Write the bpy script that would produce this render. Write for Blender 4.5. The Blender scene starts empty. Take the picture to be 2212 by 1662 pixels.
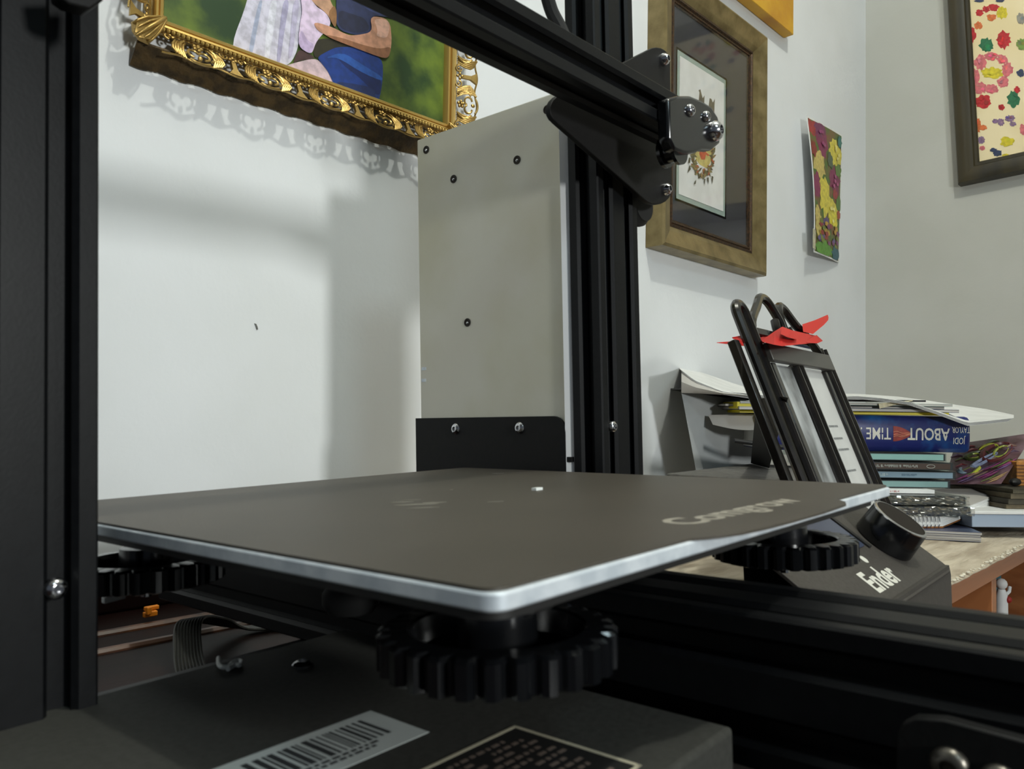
import bpy, bmesh, math, random
from mathutils import Vector as V, Matrix
from mathutils.geometry import convex_hull_2d
random.seed(4)
sc = bpy.context.scene
col = sc.collection
PI = math.pi

# ---------------------------------------------------------------- camera frame (all lengths in mm, world in m)
TZ = 0.847                      # world height of room-frame z = 0 (desk tops are at z = -97)
CAM = V((-103.2, -93.2, 30.25))
FPX = 1732.1
def basis(yaw, pitch, roll):
    f = V((math.sin(yaw)*math.cos(pitch), math.cos(yaw)*math.cos(pitch), math.sin(pitch)))
    r = V((math.cos(yaw), -math.sin(yaw), 0)); u = r.cross(f)
    return r*math.cos(roll)+u*math.sin(roll), -r*math.sin(roll)+u*math.cos(roll), f
RB = basis(0.818699, 0.0351758, 0.0157998)      # level room
PB = basis(0.86227, 0.03777, -0.01811)          # the printer stands turned a little and not quite level
def W(p): return V((p[0]/1000, p[1]/1000, p[2]/1000+TZ))
def rows(b): return Matrix((b[0], b[1], b[2]))
MP = rows(RB).transposed() @ rows(PB)           # printer-frame direction -> room direction
def p2r(p): return CAM + MP @ (V(p)-CAM)

cd = bpy.data.cameras.new('camera'); cam = bpy.data.objects.new('camera', cd); col.objects.link(cam)
cm = Matrix((RB[0], RB[1], -RB[2])).transposed().to_4x4(); cm.translation = W(CAM); cam.matrix_world = cm
cd.sensor_width = 36; cd.lens = 36*FPX/2212; cd.clip_start = 0.005; cd.clip_end = 50
cd.dof.use_dof = True; cd.dof.focus_distance = 0.85; cd.dof.aperture_fstop = 30
sc.camera = cam
# ---------------------------------------------------------------- world, lights, exposure
w = bpy.data.worlds.new('world'); sc.world = w; w.use_nodes = True
bg = w.node_tree.nodes['Background']; bg.inputs[0].default_value = (0.62, 0.72, 0.85, 1); bg.inputs[1].default_value = 0.11
sc.view_settings.view_transform = 'Standard'; sc.view_settings.look = 'None'
sc.view_settings.exposure = 0.0; sc.view_settings.gamma = 1; sc.view_settings.use_curve_mapping = False
def area(name, loc, target, sx, sy, power, colr):
    l = bpy.data.lights.new(name, 'AREA'); l.shape = 'RECTANGLE'; l.size = sx; l.size_y = sy; l.energy = power; l.color = colr
    o = bpy.data.objects.new(name, l); col.objects.link(o); o.location = W(loc)
    o.rotation_euler = (W(target)-W(loc)).to_track_quat('-Z', 'Y').to_euler(); return o
area('window_light', (40, -1000, 270), (260, 440, 130), .12, .13, 9.6, (.97, 1, .97))
area('door_light', (-260, -1000, 1150), (500, 440, 150), .26, .26, 3.8, (.72, .93, 1))
l = bpy.data.lights.new('ceiling_lamp', 'POINT'); l.energy = 28; l.color = (.98, 1, .9); l.shadow_soft_size = .02
o = bpy.data.objects.new('ceiling_lamp', l); col.objects.link(o); o.location = W((300, -330, 1500))

# ---------------------------------------------------------------- materials
def lin(c):
    f = lambda v: (v/255)/12.92 if v/255 <= .04045 else ((v/255+.055)/1.055)**2.4
    return (f(c[0]), f(c[1]), f(c[2]), 1)
def mat(name, c, rough=.6, metal=0, c2=None, scale=30, stretch=(1, 1, 1), bump=0, detail=4, coat=0, spec=.5, trans=0, lo=.4, hi=.62, bscale=None):
    m = bpy.data.materials.new(name); m.use_nodes = True; nt = m.node_tree; b = nt.nodes['Principled BSDF']
    b.inputs['Base Color'].default_value = lin(c); b.inputs['Roughness'].default_value = rough; b.inputs['Metallic'].default_value = metal
    b.inputs['Specular IOR Level'].default_value = spec; b.inputs['Coat Weight'].default_value = coat; b.inputs['Transmission Weight'].default_value = trans
    tc = nt.nodes.new('ShaderNodeTexCoord'); mp = nt.nodes.new('ShaderNodeMapping'); mp.inputs['Scale'].default_value = stretch
    nt.links.new(tc.outputs['Object'], mp.inputs[0])
    n = nt.nodes.new('ShaderNodeTexNoise'); n.inputs['Scale'].default_value = scale; n.inputs['Detail'].default_value = detail
    nt.links.new(mp.outputs[0], n.inputs['Vector'])
    if c2:
        r = nt.nodes.new('ShaderNodeValToRGB'); r.color_ramp.elements[0].color = lin(c); r.color_ramp.elements[1].color = lin(c2)
        r.color_ramp.elements[0].position = lo; r.color_ramp.elements[1].position = hi
        nt.links.new(n.outputs[0], r.inputs[0]); nt.links.new(r.outputs[0], b.inputs['Base Color'])
    if bump:
        n2 = nt.nodes.new('ShaderNodeTexNoise'); n2.inputs['Scale'].default_value = bscale or scale*3; n2.inputs['Detail'].default_value = 3
        nt.links.new(mp.outputs[0], n2.inputs['Vector'])
        bp = nt.nodes.new('ShaderNodeBump'); bp.inputs['Strength'].default_value = bump; bp.inputs['Distance'].default_value = .002
        nt.links.new(n2.outputs[0], bp.inputs['Height']); nt.links.new(bp.outputs[0], b.inputs['Normal'])
    return m
def clear(name, tint, gloss=.12, rough=.05):
    m = bpy.data.materials.new(name); m.use_nodes = True; nt = m.node_tree; nt.nodes.clear()
    out = nt.nodes.new('ShaderNodeOutputMaterial'); mx = nt.nodes.new('ShaderNodeMixShader'); t = nt.nodes.new('ShaderNodeBsdfTransparent'); g = nt.nodes.new('ShaderNodeBsdfGlossy')
    t.inputs[0].default_value = lin(tint); g.inputs['Roughness'].default_value = rough
    fr = nt.nodes.new('ShaderNodeLayerWeight'); fr.inputs[0].default_value = .5; pw = nt.nodes.new('ShaderNodeMath'); pw.operation = 'POWER'; pw.inputs[1].default_value = 5
    ad = nt.nodes.new('ShaderNodeMath'); ad.operation = 'MULTIPLY_ADD'; ad.inputs[1].default_value = .5; ad.inputs[2].default_value = gloss; ad.use_clamp = True
    nt.links.new(fr.outputs['Facing'], pw.inputs[0]); nt.links.new(pw.outputs[0], ad.inputs[0]); nt.links.new(ad.outputs[0], mx.inputs[0]); nt.links.new(t.outputs[0], mx.inputs[1]); nt.links.new(g.outputs[0], mx.inputs[2]); nt.links.new(mx.outputs[0], out.inputs[0])
    return m
_pc = {}
def paint(c, rough=.6):
    k = (tuple(c), rough)
    if k not in _pc: _pc[k] = mat('paint_%d_%d_%d' % tuple(c), c, rough, c2=tuple(max(0, int(v*.86)) for v in c), scale=180)
    return _pc[k]
M = {}
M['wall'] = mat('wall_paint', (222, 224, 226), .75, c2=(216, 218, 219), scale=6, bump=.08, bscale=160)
M['wall2'] = mat('wall_paint_shaded', (184, 184, 178), .8, c2=(179, 179, 172), scale=6, bump=.08, bscale=160)  # right wall's weaker light put into a darker copy of the wall paint
M['ceil'] = mat('ceiling_paint', (225, 225, 220), .8)
M['floor'] = mat('floor_board', (110, 80, 55), .5, c2=(80, 55, 38), scale=8, stretch=(1, 12, 1))
M['black_al'] = mat('black_anodised', (12, 13, 15), .45, 0, c2=(9, 10, 12), scale=300, bump=.02, spec=.2)
M['black_plate'] = mat('black_powder_coat', (17, 16, 16), .6, c2=(13, 13, 13), scale=400, bump=.05, spec=.25)
M['black_plastic'] = mat('black_plastic', (12, 13, 15), .2, spec=.6)
M['rubber'] = mat('black_rubber', (20, 20, 20), .8)
M['case'] = mat('mainboard_case_coat', (46, 46, 42), .7, c2=(38, 38, 34), scale=500, bump=.08)
M['lcd'] = mat('control_box_coat', (58, 54, 50), .6, c2=(50, 46, 42), scale=500, bump=.05)
M['screen'] = mat('lcd_screen', (60, 66, 84), .15)
M['bed'] = mat('build_sheet', (66, 60, 52), .5, c2=(58, 53, 45), scale=9, bump=.12, bscale=1500, spec=.5)
M['alu'] = mat('cut_aluminium', (214, 220, 226), .45, .3, c2=(190, 198, 206), scale=120)
M['steel'] = mat('galvanised_steel', (204, 201, 188), .5, .35, c2=(186, 181, 152), scale=11, detail=7, lo=.34, hi=.72)
M['steel_glare'] = mat('glare_steel', (252, 252, 252), .42, .6)
M['chrome'] = mat('chrome', (205, 205, 208), .14, 1)
M['dark_hole'] = mat('screw_recess', (40, 34, 28), .5, .6)
M['white_print'] = mat('white_print', (196, 194, 184), .6)
M['bed_print'] = mat('bed_print', (150, 144, 132), .6)
M['residue'] = mat('glue_residue', (112, 108, 98), .55)
M['label'] = mat('paper_label', (172, 178, 176), .6, c2=(160, 166, 164), scale=60)
M['ink'] = mat('ink', (40, 42, 44), .6)
M['cream'] = mat('label_border', (176, 170, 148), .6)
M['gold'] = mat('gold_leaf', (186, 156, 92), .36, .7, c2=(140, 110, 54), scale=60, lo=.3, hi=.75, bump=.15, bscale=300)
M['gold_bright'] = mat('gold_bright', (206, 172, 98), .3, .7)
M['antique'] = mat('antique_gold', (144, 128, 88), .36, .5, c2=(100, 86, 52), scale=40, lo=.3, hi=.7, bump=.1, bscale=400)
M['bronze'] = mat('dark_bronze', (74, 50, 28), .4, .5, c2=(40, 28, 16), scale=300, bump=.3)
M['brown_frame'] = mat('dark_stained_frame', (50, 43, 20), .45, c2=(28, 24, 11), scale=30, stretch=(1, 1, .12), bump=.1, coat=.2)
M['grass'] = mat('painted_grass', (26, 56, 18), .5, c2=(112, 132, 38), scale=30, detail=9, lo=.38, hi=.75)
M['matboard'] = mat('black_matboard', (52, 52, 60), .6, c2=(44, 45, 50), scale=12)
M['glass'] = clear('picture_glass', (250, 250, 250), .02)
M['clear'] = clear('clear_plastic', (240, 246, 244), .12, .06)
M['wrap'] = clear('plastic_wrap', (240, 240, 238), .34, .1)
M['paper'] = mat('white_paper', (226, 226, 224), .6, c2=(216, 216, 214), scale=40)
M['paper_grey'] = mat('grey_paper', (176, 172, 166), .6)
M['mount_green'] = mat('mount_green', (150, 166, 158), .6)
M['amber'] = mat('amber_canvas', (206, 156, 34), .5, c2=(180, 124, 20), scale=14, bump=.3, bscale=120)
M['artpaper'] = mat('cream_art_paper', (232, 216, 176), .6, c2=(226, 208, 162), scale=12)
M['wood_desk'] = mat('orange_brown_wood', (168, 108, 66), .42, c2=(142, 86, 50), scale=14, stretch=(.15, 1, 3), bump=.05, coat=.15)
M['wood_table'] = mat('dark_red_wood', (27, 11, 8), .5, c2=(16, 7, 5), scale=16, stretch=(.1, 1.6, 1), bump=.05, spec=.15)
M['cloth'] = mat('beige_cloth', (196, 184, 164), .85, c2=(164, 150, 130), scale=26, stretch=(.5, 2.2, 1), bump=.8, bscale=70)
M['bead'] = mat('cloth_beads', (206, 198, 180), .5)
M['black_wire'] = mat('black_painted_metal', (34, 30, 27), .25, .4, c2=(22, 20, 18), scale=90, coat=.4)
M['bar_grey'] = mat('grey_frame_bar', (84, 82, 78), .4, .4)
M['photo'] = mat('grey_photo', (196, 200, 202), .3, c2=(84, 86, 88), scale=34, stretch=(1, 1, .35), lo=.42, hi=.6)
M['red'] = mat('red_origami_paper', (178, 26, 20), .55)
M['book'] = mat('navy_cover', (18, 30, 92), .35, c2=(24, 84, 140), scale=34, detail=5, lo=.5, hi=.72, coat=.3)
M['navy'] = mat('navy_brochure', (58, 62, 88), .35, c2=(74, 84, 104), scale=30)
M['kraft'] = mat('brown_card', (150, 96, 46), .6, c2=(96, 60, 28), scale=120)
M['bluebox'] = mat('pale_blue_box', (150, 164, 182), .5)
M['artcover'] = mat('swirl_cover', (70, 40, 44), .35, c2=(112, 86, 96), scale=50, detail=8, lo=.38, hi=.62)
M['cable'] = mat('ribbed_cable', (38, 38, 34), .5)
M['orange'] = mat('orange_plastic', (222, 130, 24), .45)
M['white_pl'] = mat('white_plastic', (220, 224, 222), .4)
M['black_mat'] = mat('black_card', (18, 17, 16), .6)
M['sheen'] = mat('white_glossy_sheet', (186, 188, 188), .25, c2=(160, 164, 166), scale=7, coat=.5)
M['yellow'] = mat('yellow_cover', (212, 196, 34), .5)

# ---------------------------------------------------------------- mesh builder
class MB:
    def __init__(s): s.v = []; s.f = []; s.m = []; s.mi = 0
    def add(s, vs, fs):
        k = len(s.v); s.v += [V(p) for p in vs]
        for f in fs: s.f.append([i+k for i in f]); s.m.append(s.mi)
        return s
    def box(s, x0, x1, y0, y1, z0, z1):
        return s.hexa([(x0, y0, z0), (x1, y0, z0), (x1, y1, z0), (x0, y1, z0)], [(x0, y0, z1), (x1, y0, z1), (x1, y1, z1), (x0, y1, z1)])
    def hexa(s, lo, hi): return s.loft([lo, hi])
    def obox(s, o, a, b, c):      # corner + three edge vectors
        o, a, b, c = V(o), V(a), V(b), V(c)
        return s.loft([[o, o+a, o+a+b, o+b], [o+c, o+a+c, o+a+b+c, o+b+c]])
    def loft(s, rings, cap=True, closed=True):
        n = len(rings[0]); vs = [p for r in rings for p in r]; fs = []
        for i in range(len(rings)-1):
            for j in range(n if closed else n-1):
                k = (j+1) % n; fs.append([i*n+j, i*n+k, (i+1)*n+k, (i+1)*n+j])
        if cap: fs.append(list(range(n))[::-1]); fs.append([(len(rings)-1)*n+j for j in range(n)])
        return s.add(vs, fs)
    def prism(s, pts, off): off = V(off); pts = [V(p) for p in pts]; return s.loft([pts, [p+off for p in pts]])
    def poly(s, pts): return s.add(pts, [list(range(len(pts)))])
    def cyl(s, a, b, r, r2=None, n=20):
        a, b = V(a), V(b); r2 = r if r2 is None else r2; d = (b-a).normalized(); u = d.orthogonal().normalized(); w_ = d.cross(u)
        ring = lambda c, q: [c+(u*math.cos(2*PI*i/n)+w_*math.sin(2*PI*i/n))*q for i in range(n)]
        return s.loft([ring(a, r), ring(b, r2)])
    def lathe(s, o, d, prof, n=28, ref=None):   # prof: (distance along d, radius)
        o, d = V(o), V(d).normalized(); u = (V(ref) if ref else d.orthogonal()).normalized(); w_ = d.cross(u)
        return s.loft([[o+d*h+(u*math.cos(2*PI*i/n)+w_*math.sin(2*PI*i/n))*max(q, .001) for i in range(n)] for h, q in prof])
    def tube(s, pts, r, n=8, rf=None):
        pts = [V(p) for p in pts]; rings = []; up = None
        for i, p in enumerate(pts):
            d = (pts[min(i+1, len(pts)-1)]-pts[max(i-1, 0)]).normalized()
            u = d.orthogonal().normalized() if up is None else (up-d*up.dot(d)).normalized()
            up = u; w_ = d.cross(u); q = rf(i/(len(pts)-1)) if rf else r
            rings.append([p+(u*math.cos(2*PI*j/n)+w_*math.sin(2*PI*j/n))*q for j in range(n)])
        return s.loft(rings)
    def ball(s, c, r, n=10, m=6, sc_=(1, 1, 1)):
        c = V(c); vs = [c+V((0, 0, r*sc_[2]))]; fs = []
        for i in range(1, m):
            t = PI*i/m
            for j in range(n): vs.append(c+V((math.sin(t)*math.cos(2*PI*j/n)*r*sc_[0], math.sin(t)*math.sin(2*PI*j/n)*r*sc_[1], math.cos(t)*r*sc_[2])))
        vs.append(c-V((0, 0, r*sc_[2])))
        for j in range(n):
            fs.append([0, 1+j, 1+(j+1) % n]); e = len(vs)-1; b = 1+(m-2)*n; fs.append([b+(j+1) % n, b+j, e])
            for i in range(m-2): a = 1+i*n; fs.append([a+j, a+n+j, a+n+(j+1) % n, a+(j+1) % n])
        return s.add(vs, fs)
    def grid(s, f, nu, nv, thick=None):
        P = [[V(f(i/nu, j/nv)) for j in range(nv+1)] for i in range(nu+1)]
        idx = lambda i, j: i*(nv+1)+j; vs = [p for r in P for p in r]; fs = [[idx(i, j), idx(i+1, j), idx(i+1, j+1), idx(i, j+1)] for i in range(nu) for j in range(nv)]
        if thick is not None:
            t = V(thick); k = len(vs); vs += [p+t for p in vs[:k]]; fs += [[q+k for q in f_][::-1] for f_ in fs[:nu*nv]]
            bd = [(i, 0) for i in range(nu)]+[(nu, j) for j in range(nv)]+[(i, nv) for i in range(nu, 0, -1)]+[(0, j) for j in range(nv, 0, -1)]
            for a, b in zip(bd, bd[1:]+bd[:1]): a_, b_ = idx(*a), idx(*b); fs.append([b_, a_, a_+k, b_+k])
        return s.add(vs, fs)
BASE = {}
def build(name, mb, ms, parent=None, label=None, base=None, bevel=0, smooth=35, kind=None, cat=None, group=None):
    if base is None: base = BASE[parent.name] if parent else (0, 0, 0)
    b = V(base); me = bpy.data.meshes.new(name)
    me.from_pydata([tuple((p-b)/1000) for p in mb.v], [], mb.f)
    if not isinstance(ms, (list, tuple)): ms = [ms]
    for m_ in ms: me.materials.append(m_)
    if len(ms) > 1: me.polygons.foreach_set('material_index', mb.m)
    bm = bmesh.new(); bm.from_mesh(me); bmesh.ops.recalc_face_normals(bm, faces=bm.faces); bm.to_mesh(me); bm.free()
    if smooth: me.shade_smooth(); me.set_sharp_from_angle(angle=math.radians(smooth))
    o = bpy.data.objects.new(name, me); col.objects.link(o)
    if parent: o.parent = parent
    else: o.location = W(b)
    BASE[o.name] = base
    if bevel:
        md = o.modifiers.new('bevel', 'BEVEL'); md.width = bevel/1000; md.segments = 2; md.limit_method = 'ANGLE'; md.angle_limit = math.radians(40)
    if label: o['label'] = label
    if kind: o['kind'] = kind
    if cat: o['category'] = cat
    if group: o['group'] = group
    return o
def thing(name, label, cat, base, group=None, rot=None):
    o = bpy.data.objects.new(name, None); col.objects.link(o); o.empty_display_size = .02
    o.location = W(base); o['label'] = label; o['category'] = cat; BASE[o.name] = base
    if group: o['group'] = group
    return o
def copy_tree(o, parent=None):
    c = o.copy(); col.objects.link(c); c.parent = parent; BASE[c.name] = BASE[o.name]
    for ch in list(o.children): copy_tree(ch, c)
    return c
def text(s_, f, size=1.0, offset=0, extrude=0, align='LEFT', shear=0):   # letters as mesh; f maps (x, y, z) -> mm point
    cu = bpy.data.curves.new('t', 'FONT'); cu.body = s_; cu.size = size; cu.offset = offset; cu.extrude = extrude; cu.align_x = align; cu.shear = shear; cu.resolution_u = 3
    o = bpy.data.objects.new('t', cu); col.objects.link(o); dg = bpy.context.evaluated_depsgraph_get(); dg.update()
    me = o.evaluated_get(dg).to_mesh(); mb = MB()
    mb.add([f(v.co.x, v.co.y, v.co.z) for v in me.vertices], [list(p.vertices) for p in me.polygons])
    o.evaluated_get(dg).to_mesh_clear(); bpy.data.objects.remove(o); bpy.data.curves.remove(cu)
    return mb
# points on real planes, found through the camera's line of sight (B = RB in the room frame, PB in the printer frame)
def ray(x, y, B=RB): return B[2]+B[0]*((x-1106)/FPX)-B[1]*((y-831)/FPX)
def on(ax, val, x, y, B=RB): d = ray(x, y, B); return CAM+d*((val-CAM[ax])/d[ax])
def RX(x, y, v): return on(0, v, x, y)
def RY(x, y, v): return on(1, v, x, y)
def RZ(x, y, v): return on(2, v, x, y)
def PX(x, y, v): return on(0, v, x, y, PB)
def PY(x, y, v): return on(1, v, x, y, PB)
def PZ(x, y, v): return on(2, v, x, y, PB)
def DD(x, y, t): return CAM+ray(x, y)*t
RH = V((RB[0][0], RB[0][1], 0)).normalized(); FH = V((RB[2][0], RB[2][1], 0)).normalized(); UP = V((0, 0, 1))
def hull(circles, n=16):
    pts = [(c[0]+c[2]*math.cos(2*PI*i/n), c[1]+c[2]*math.sin(2*PI*i/n)) for c in circles for i in range(n)]
    return [pts[i] for i in convex_hull_2d([V(p) for p in pts])]
def rrect(x0, x1, y0, y1, r, n=5):
    out = []
    for cx, cy, a in ((x1-r, y1-r, 0), (x0+r, y1-r, 90), (x0+r, y0+r, 180), (x1-r, y0+r, 270)):
        for i in range(n+1): t = math.radians(a+90*i/n); out.append((cx+r*math.cos(t), cy+r*math.sin(t)))
    return out
def blob(f, cx, cy, rx, ry, n=22, j=.22, ang=0, seed=None):
    rnd = random.Random(seed if seed is not None else cx*7+cy*3); pts = []
    for i in range(n):
        t = 2*PI*i/n; q = 1+rnd.uniform(-j, j); x = math.cos(t)*rx*q; y = math.sin(t)*ry*q
        pts.append(f(cx+x*math.cos(ang)-y*math.sin(ang), cy+x*math.sin(ang)+y*math.cos(ang)))
    return pts

# ================================================================ the room
Yw, XR = 440.0, 1421.0
def struct(name, mb, m): return build(name, mb, m, kind='structure')
struct('wall_back', MB().box(-2200, XR+60, Yw, Yw+60, -847, 1600), M['wall'])
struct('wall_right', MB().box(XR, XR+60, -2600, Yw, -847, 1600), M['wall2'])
struct('floor', MB().box(-2200, XR+60, -2600, Yw+60, -887, -847), M['floor'])
struct('ceiling', MB().box(-2200, XR+60, -2600, Yw+60, 1600, 1640), M['ceil'])
chip = build('wall_chip', MB().prism([RY(*q, Yw-.05) for q in ((549, 699), (553, 700), (556, 707), (557, 712), (554, 713), (552, 706))], (0, -.5, 0)), mat('chipped_plaster', (96, 96, 92), .8), label='tiny dark chip in the white wall left of the steel plate', cat='mark')

# ---------------------------------------------------------------- tables
t = thing('table', 'dark red wooden table with grooved back edge under the printer', 'table', (-150, 60, -847))
build('tabletop', MB().box(-700, 296, -260, Yw-4, -125, -97), M['wood_table'], t, bevel=1.5)
for y in (345, 379): build('moulding', MB().tube([(-700, y, -97.5), (296, y, -97.5)], 3.2, 10), mat('worn_wood_edge', (84, 50, 28), .35, c2=(36, 18, 10), scale=40), t, label='raised worn moulding strip along the back of the tabletop')
for x in (-660, 256):
    for y in (-220, 390): build('leg', MB().box(x-22, x+22, y-22, y+22, -847, -125), M['wood_table'], t, bevel=2)
build('back_rail', MB().box(-700, 296, 424, Yw-4, -97, -72), M['wood_table'], t, bevel=2)
DY = 88.0
t = thing('desk', 'orange brown wooden desk with open cubbies under the stack of books', 'desk', (860, 260, -847))
build('desktop', MB().box(300, XR-4, DY, Yw-4, -116, -98), M['wood_desk'], t, bevel=.8)
px = RY(2141, 1270, DY+6)[0]
for x in (300, px-5, px+430): build('divider', MB().box(x, x+16, DY+4, Yw-10, -700, -116), M['wood_desk'], t, bevel=.5)
build('back_panel', MB().box(300, XR-4, Yw-16, Yw-5, -700, -116), M['wood_desk'], t)
for z in (-345, -600): build('shelf', MB().box(316, XR-6, DY+10, Yw-16, z-14, z), M['wood_desk'], t, bevel=.5)
for x in (302, XR-30): build('foot', MB().box(x, x+20, DY+6, Yw-10, -847, -700), M['wood_desk'], t)
# cloth with gathered beaded edge
rn = random.Random(2)
def clf(u, v):
    x = 302+u*(XR-8-302); y = DY-3+v*(Yw-8-DY+3)
    return (x, y, -96.7+.3*math.sin(x*.09+y*.13)+.2*math.sin(x*.21-y*.05)+(0 if v > .02 else -1.6))
t = thing('tablecloth', 'beige crinkled cloth with white beaded edge on the orange brown desk', 'tablecloth', (860, 260, -97))
build('cloth', MB().grid(clf, 160, 40, (0, 0, -.8)), M['cloth'], t, smooth=60)
mb = MB(); x = 304.0
while x < XR-12:
    mb.ball((x, DY-2.5+rn.uniform(-1.5, 2.5), -96+rn.uniform(-.5, .8)), rn.uniform(.9, 2.0), 8, 5, (1.3, 1, .6)); x += rn.uniform(3, 11)
build('bead_edging', mb, M['bead'], t, kind='stuff')
# things in the cubby
def cub(q0, q1, y, label, c, name='paperback', cat='book', grp=None):
    a = RY(*q0, y); b = RY(*q1, y); t = thing(name, label, cat, (a.x, y+40, -345))
    build('cover', MB().box(a.x, b.x, y, y+90, -345, a.z), paint(c), t, bevel=.6)
    build('pages', MB().box(a.x+1.5, b.x-1.5, y+1, y+92, -343, a.z+.4), M['paper'], t)
x0 = px+13
cub((2150, 1236), (2163, 1250), 140, 'teal spined book standing in the desk cubby beside the divider', (30, 104, 120))
t = thing('figurine', 'small cream figurine with red patch standing in the desk cubby', 'figurine', (x0+30, 125, -345))
P = lambda a, b: RY(a, b, 128)
cz = P(2163, 1262)
build('body', MB().lathe((cz.x, 128, -345), (0, 0, 1), [(0, 12), (20, 9), (120, 7), (cz.z+345-14, 6.5), (cz.z+345-6, 4)]), M['paper'], t)
build('head', MB().ball((cz.x, 128, cz.z), 6.5), M['paper'], t)
build('arm', MB().tube([(cz.x+3, 124, cz.z-12), (cz.x+9, 122, cz.z-9), (cz.x+12, 122, cz.z-4)], 2), M['paper'], t)
build('patch', MB().ball((cz.x+1, 121.5, cz.z-17), 4), paint((170, 40, 30)), t)

# ================================================================ pictures on the wall
# --- gold ornate frame with portrait
GX0, GX1, GZ0, GZ1 = 93.0, 392.0, 259.0, 655.0     # outer edge, floats at y=422
IX0, IX1, IZ0, IZ1 = 115.5, 365.5, 284.0, 630.0    # painting edge, y=435
g = thing('ornate_picture', 'large gilded openwork frame around a painted portrait of a child held on a lap', 'picture', (242, 437, 457))
build('backing', MB().box(IX0-4, IX1+4, 436, 439.6, IZ0-4, IZ1+4), M['bronze'], g)
cv = build('canvas', MB().box(IX0-2, IX1+2, 433.5, 436, IZ0-2, IZ1+2), M['grass'], g)
def chaikin(P, n=2):
    for _ in range(n):
        P = [q for i in range(len(P)) for q in ((P[i][0]*.78+P[(i+1) % len(P)][0]*.22, P[i][1]*.78+P[(i+1) % len(P)][1]*.22), (P[i][0]*.22+P[(i+1) % len(P)][0]*.78, P[i][1]*.22+P[(i+1) % len(P)][1]*.78))]
    return P
def art(name, layers, parent, y0=433.3, F=None):
    mb = MB(); ms = []
    F = F or (lambda a, b, k: RY(a, b, y0-.07*k))
    for k, (c, pts) in enumerate(layers):
        m_ = c if not isinstance(c, tuple) else paint(c, .5)
        if m_ not in ms: ms.append(m_)
        mb.mi = ms.index(m_); mb.poly([F(a, b, k) for a, b in (chaikin(pts) if name == 'painted_figures' else pts)])
    return build(name, mb, ms, parent, smooth=0)
art('painted_figures', [
 ((214, 210, 226), [(536, 0), (498, 100), (521, 112), (597, 143), (610, 145), (630, 135), (645, 102), (656, 0), (640, -120), (560, -120)]),
 ((178, 186, 212), [(560, 0), (546, 60), (536, 116), (545, 120), (556, 60), (568, 0)]),
 ((230, 228, 240), [(585, 0), (574, 70), (571, 130), (580, 134), (592, 60), (600, 0)]),
 ((176, 170, 200), [(612, 0), (604, 60), (597, 140), (604, 142), (614, 70), (626, 0)]),
 ((196, 188, 214), [(634, 0), (628, 70), (622, 130), (632, 120), (640, 60), (648, 0)]),
 ((44, 40, 22), [(684, 84), (717, 83), (769, 104), (730, 104), (710, 111), (682, 128), (676, 112)]),
 ((216, 190, 198), [(608, 145), (632, 137), (680, 125), (699, 139), (712, 156), (729, 195), (669, 171)]),
 ((76, 52, 50), [(645, 104), (673, 119), (682, 126), (645, 131), (632, 139)]),
 ((46, 54, 92), [(725, -140), (727, 0), (725, 63), (773, 78), (807, 71), (799, 33), (840, 37), (858, 43), (850, -20), (800, -150)]),
 ((62, 74, 124), [(770, 0), (800, 26), (846, 38), (856, 30), (830, -10), (800, -40)]),
 ((34, 38, 66), [(730, 20), (732, 60), (770, 72), (800, 66), (790, 40), (760, 30)]),
 ((20, 56, 132), [(684, 124), (710, 109), (730, 101), (769, 102), (827, 124), (827, 174), (819, 217), (810, 226), (727, 195), (710, 156), (697, 139)]),
 ((12, 34, 92), [(720, 112), (760, 130), (800, 160), (826, 172), (820, 214), (780, 170), (740, 140)]),
 ((36, 84, 164), [(700, 126), (730, 124), (780, 156), (826, 176), (826, 166), (780, 138), (740, 112)]),
 ((26, 44, 96), [(722, 176), (760, 180), (810, 190), (812, 222), (740, 198)]),
 ((228, 206, 232), [(654, 22), (649, 43), (643, 100), (673, 119), (684, 87), (717, 54), (706, 28), (675, 9), (664, -60), (640, -60)]),
 ((200, 178, 214), [(650, 60), (643, 100), (673, 119), (680, 96), (664, 88)]),
 ((196, 152, 122), [(650, -60), (669, 0), (708, 30), (719, 54), (725, 60), (728, 28), (712, 0), (700, -60)]),
 ((150, 106, 66), [(708, 28), (719, 54), (726, 60), (728, 26), (722, 10)]),
 ((206, 150, 122), [(677, 50), (686, 66), (717, 83), (769, 102), (827, 124), (840, 124), (847, 91), (842, 41), (799, 33), (805, 69), (773, 76), (751, 76), (719, 59), (688, 49)]),
 ((150, 100, 70), [(700, 74), (717, 84), (769, 104), (827, 126), (840, 124), (846, 100), (820, 106), (780, 96), (740, 82)]),
 ((228, 178, 158), [(806, 40), (816, 66), (812, 78), (836, 84), (842, 60), (838, 42)]),
], cv)
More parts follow.
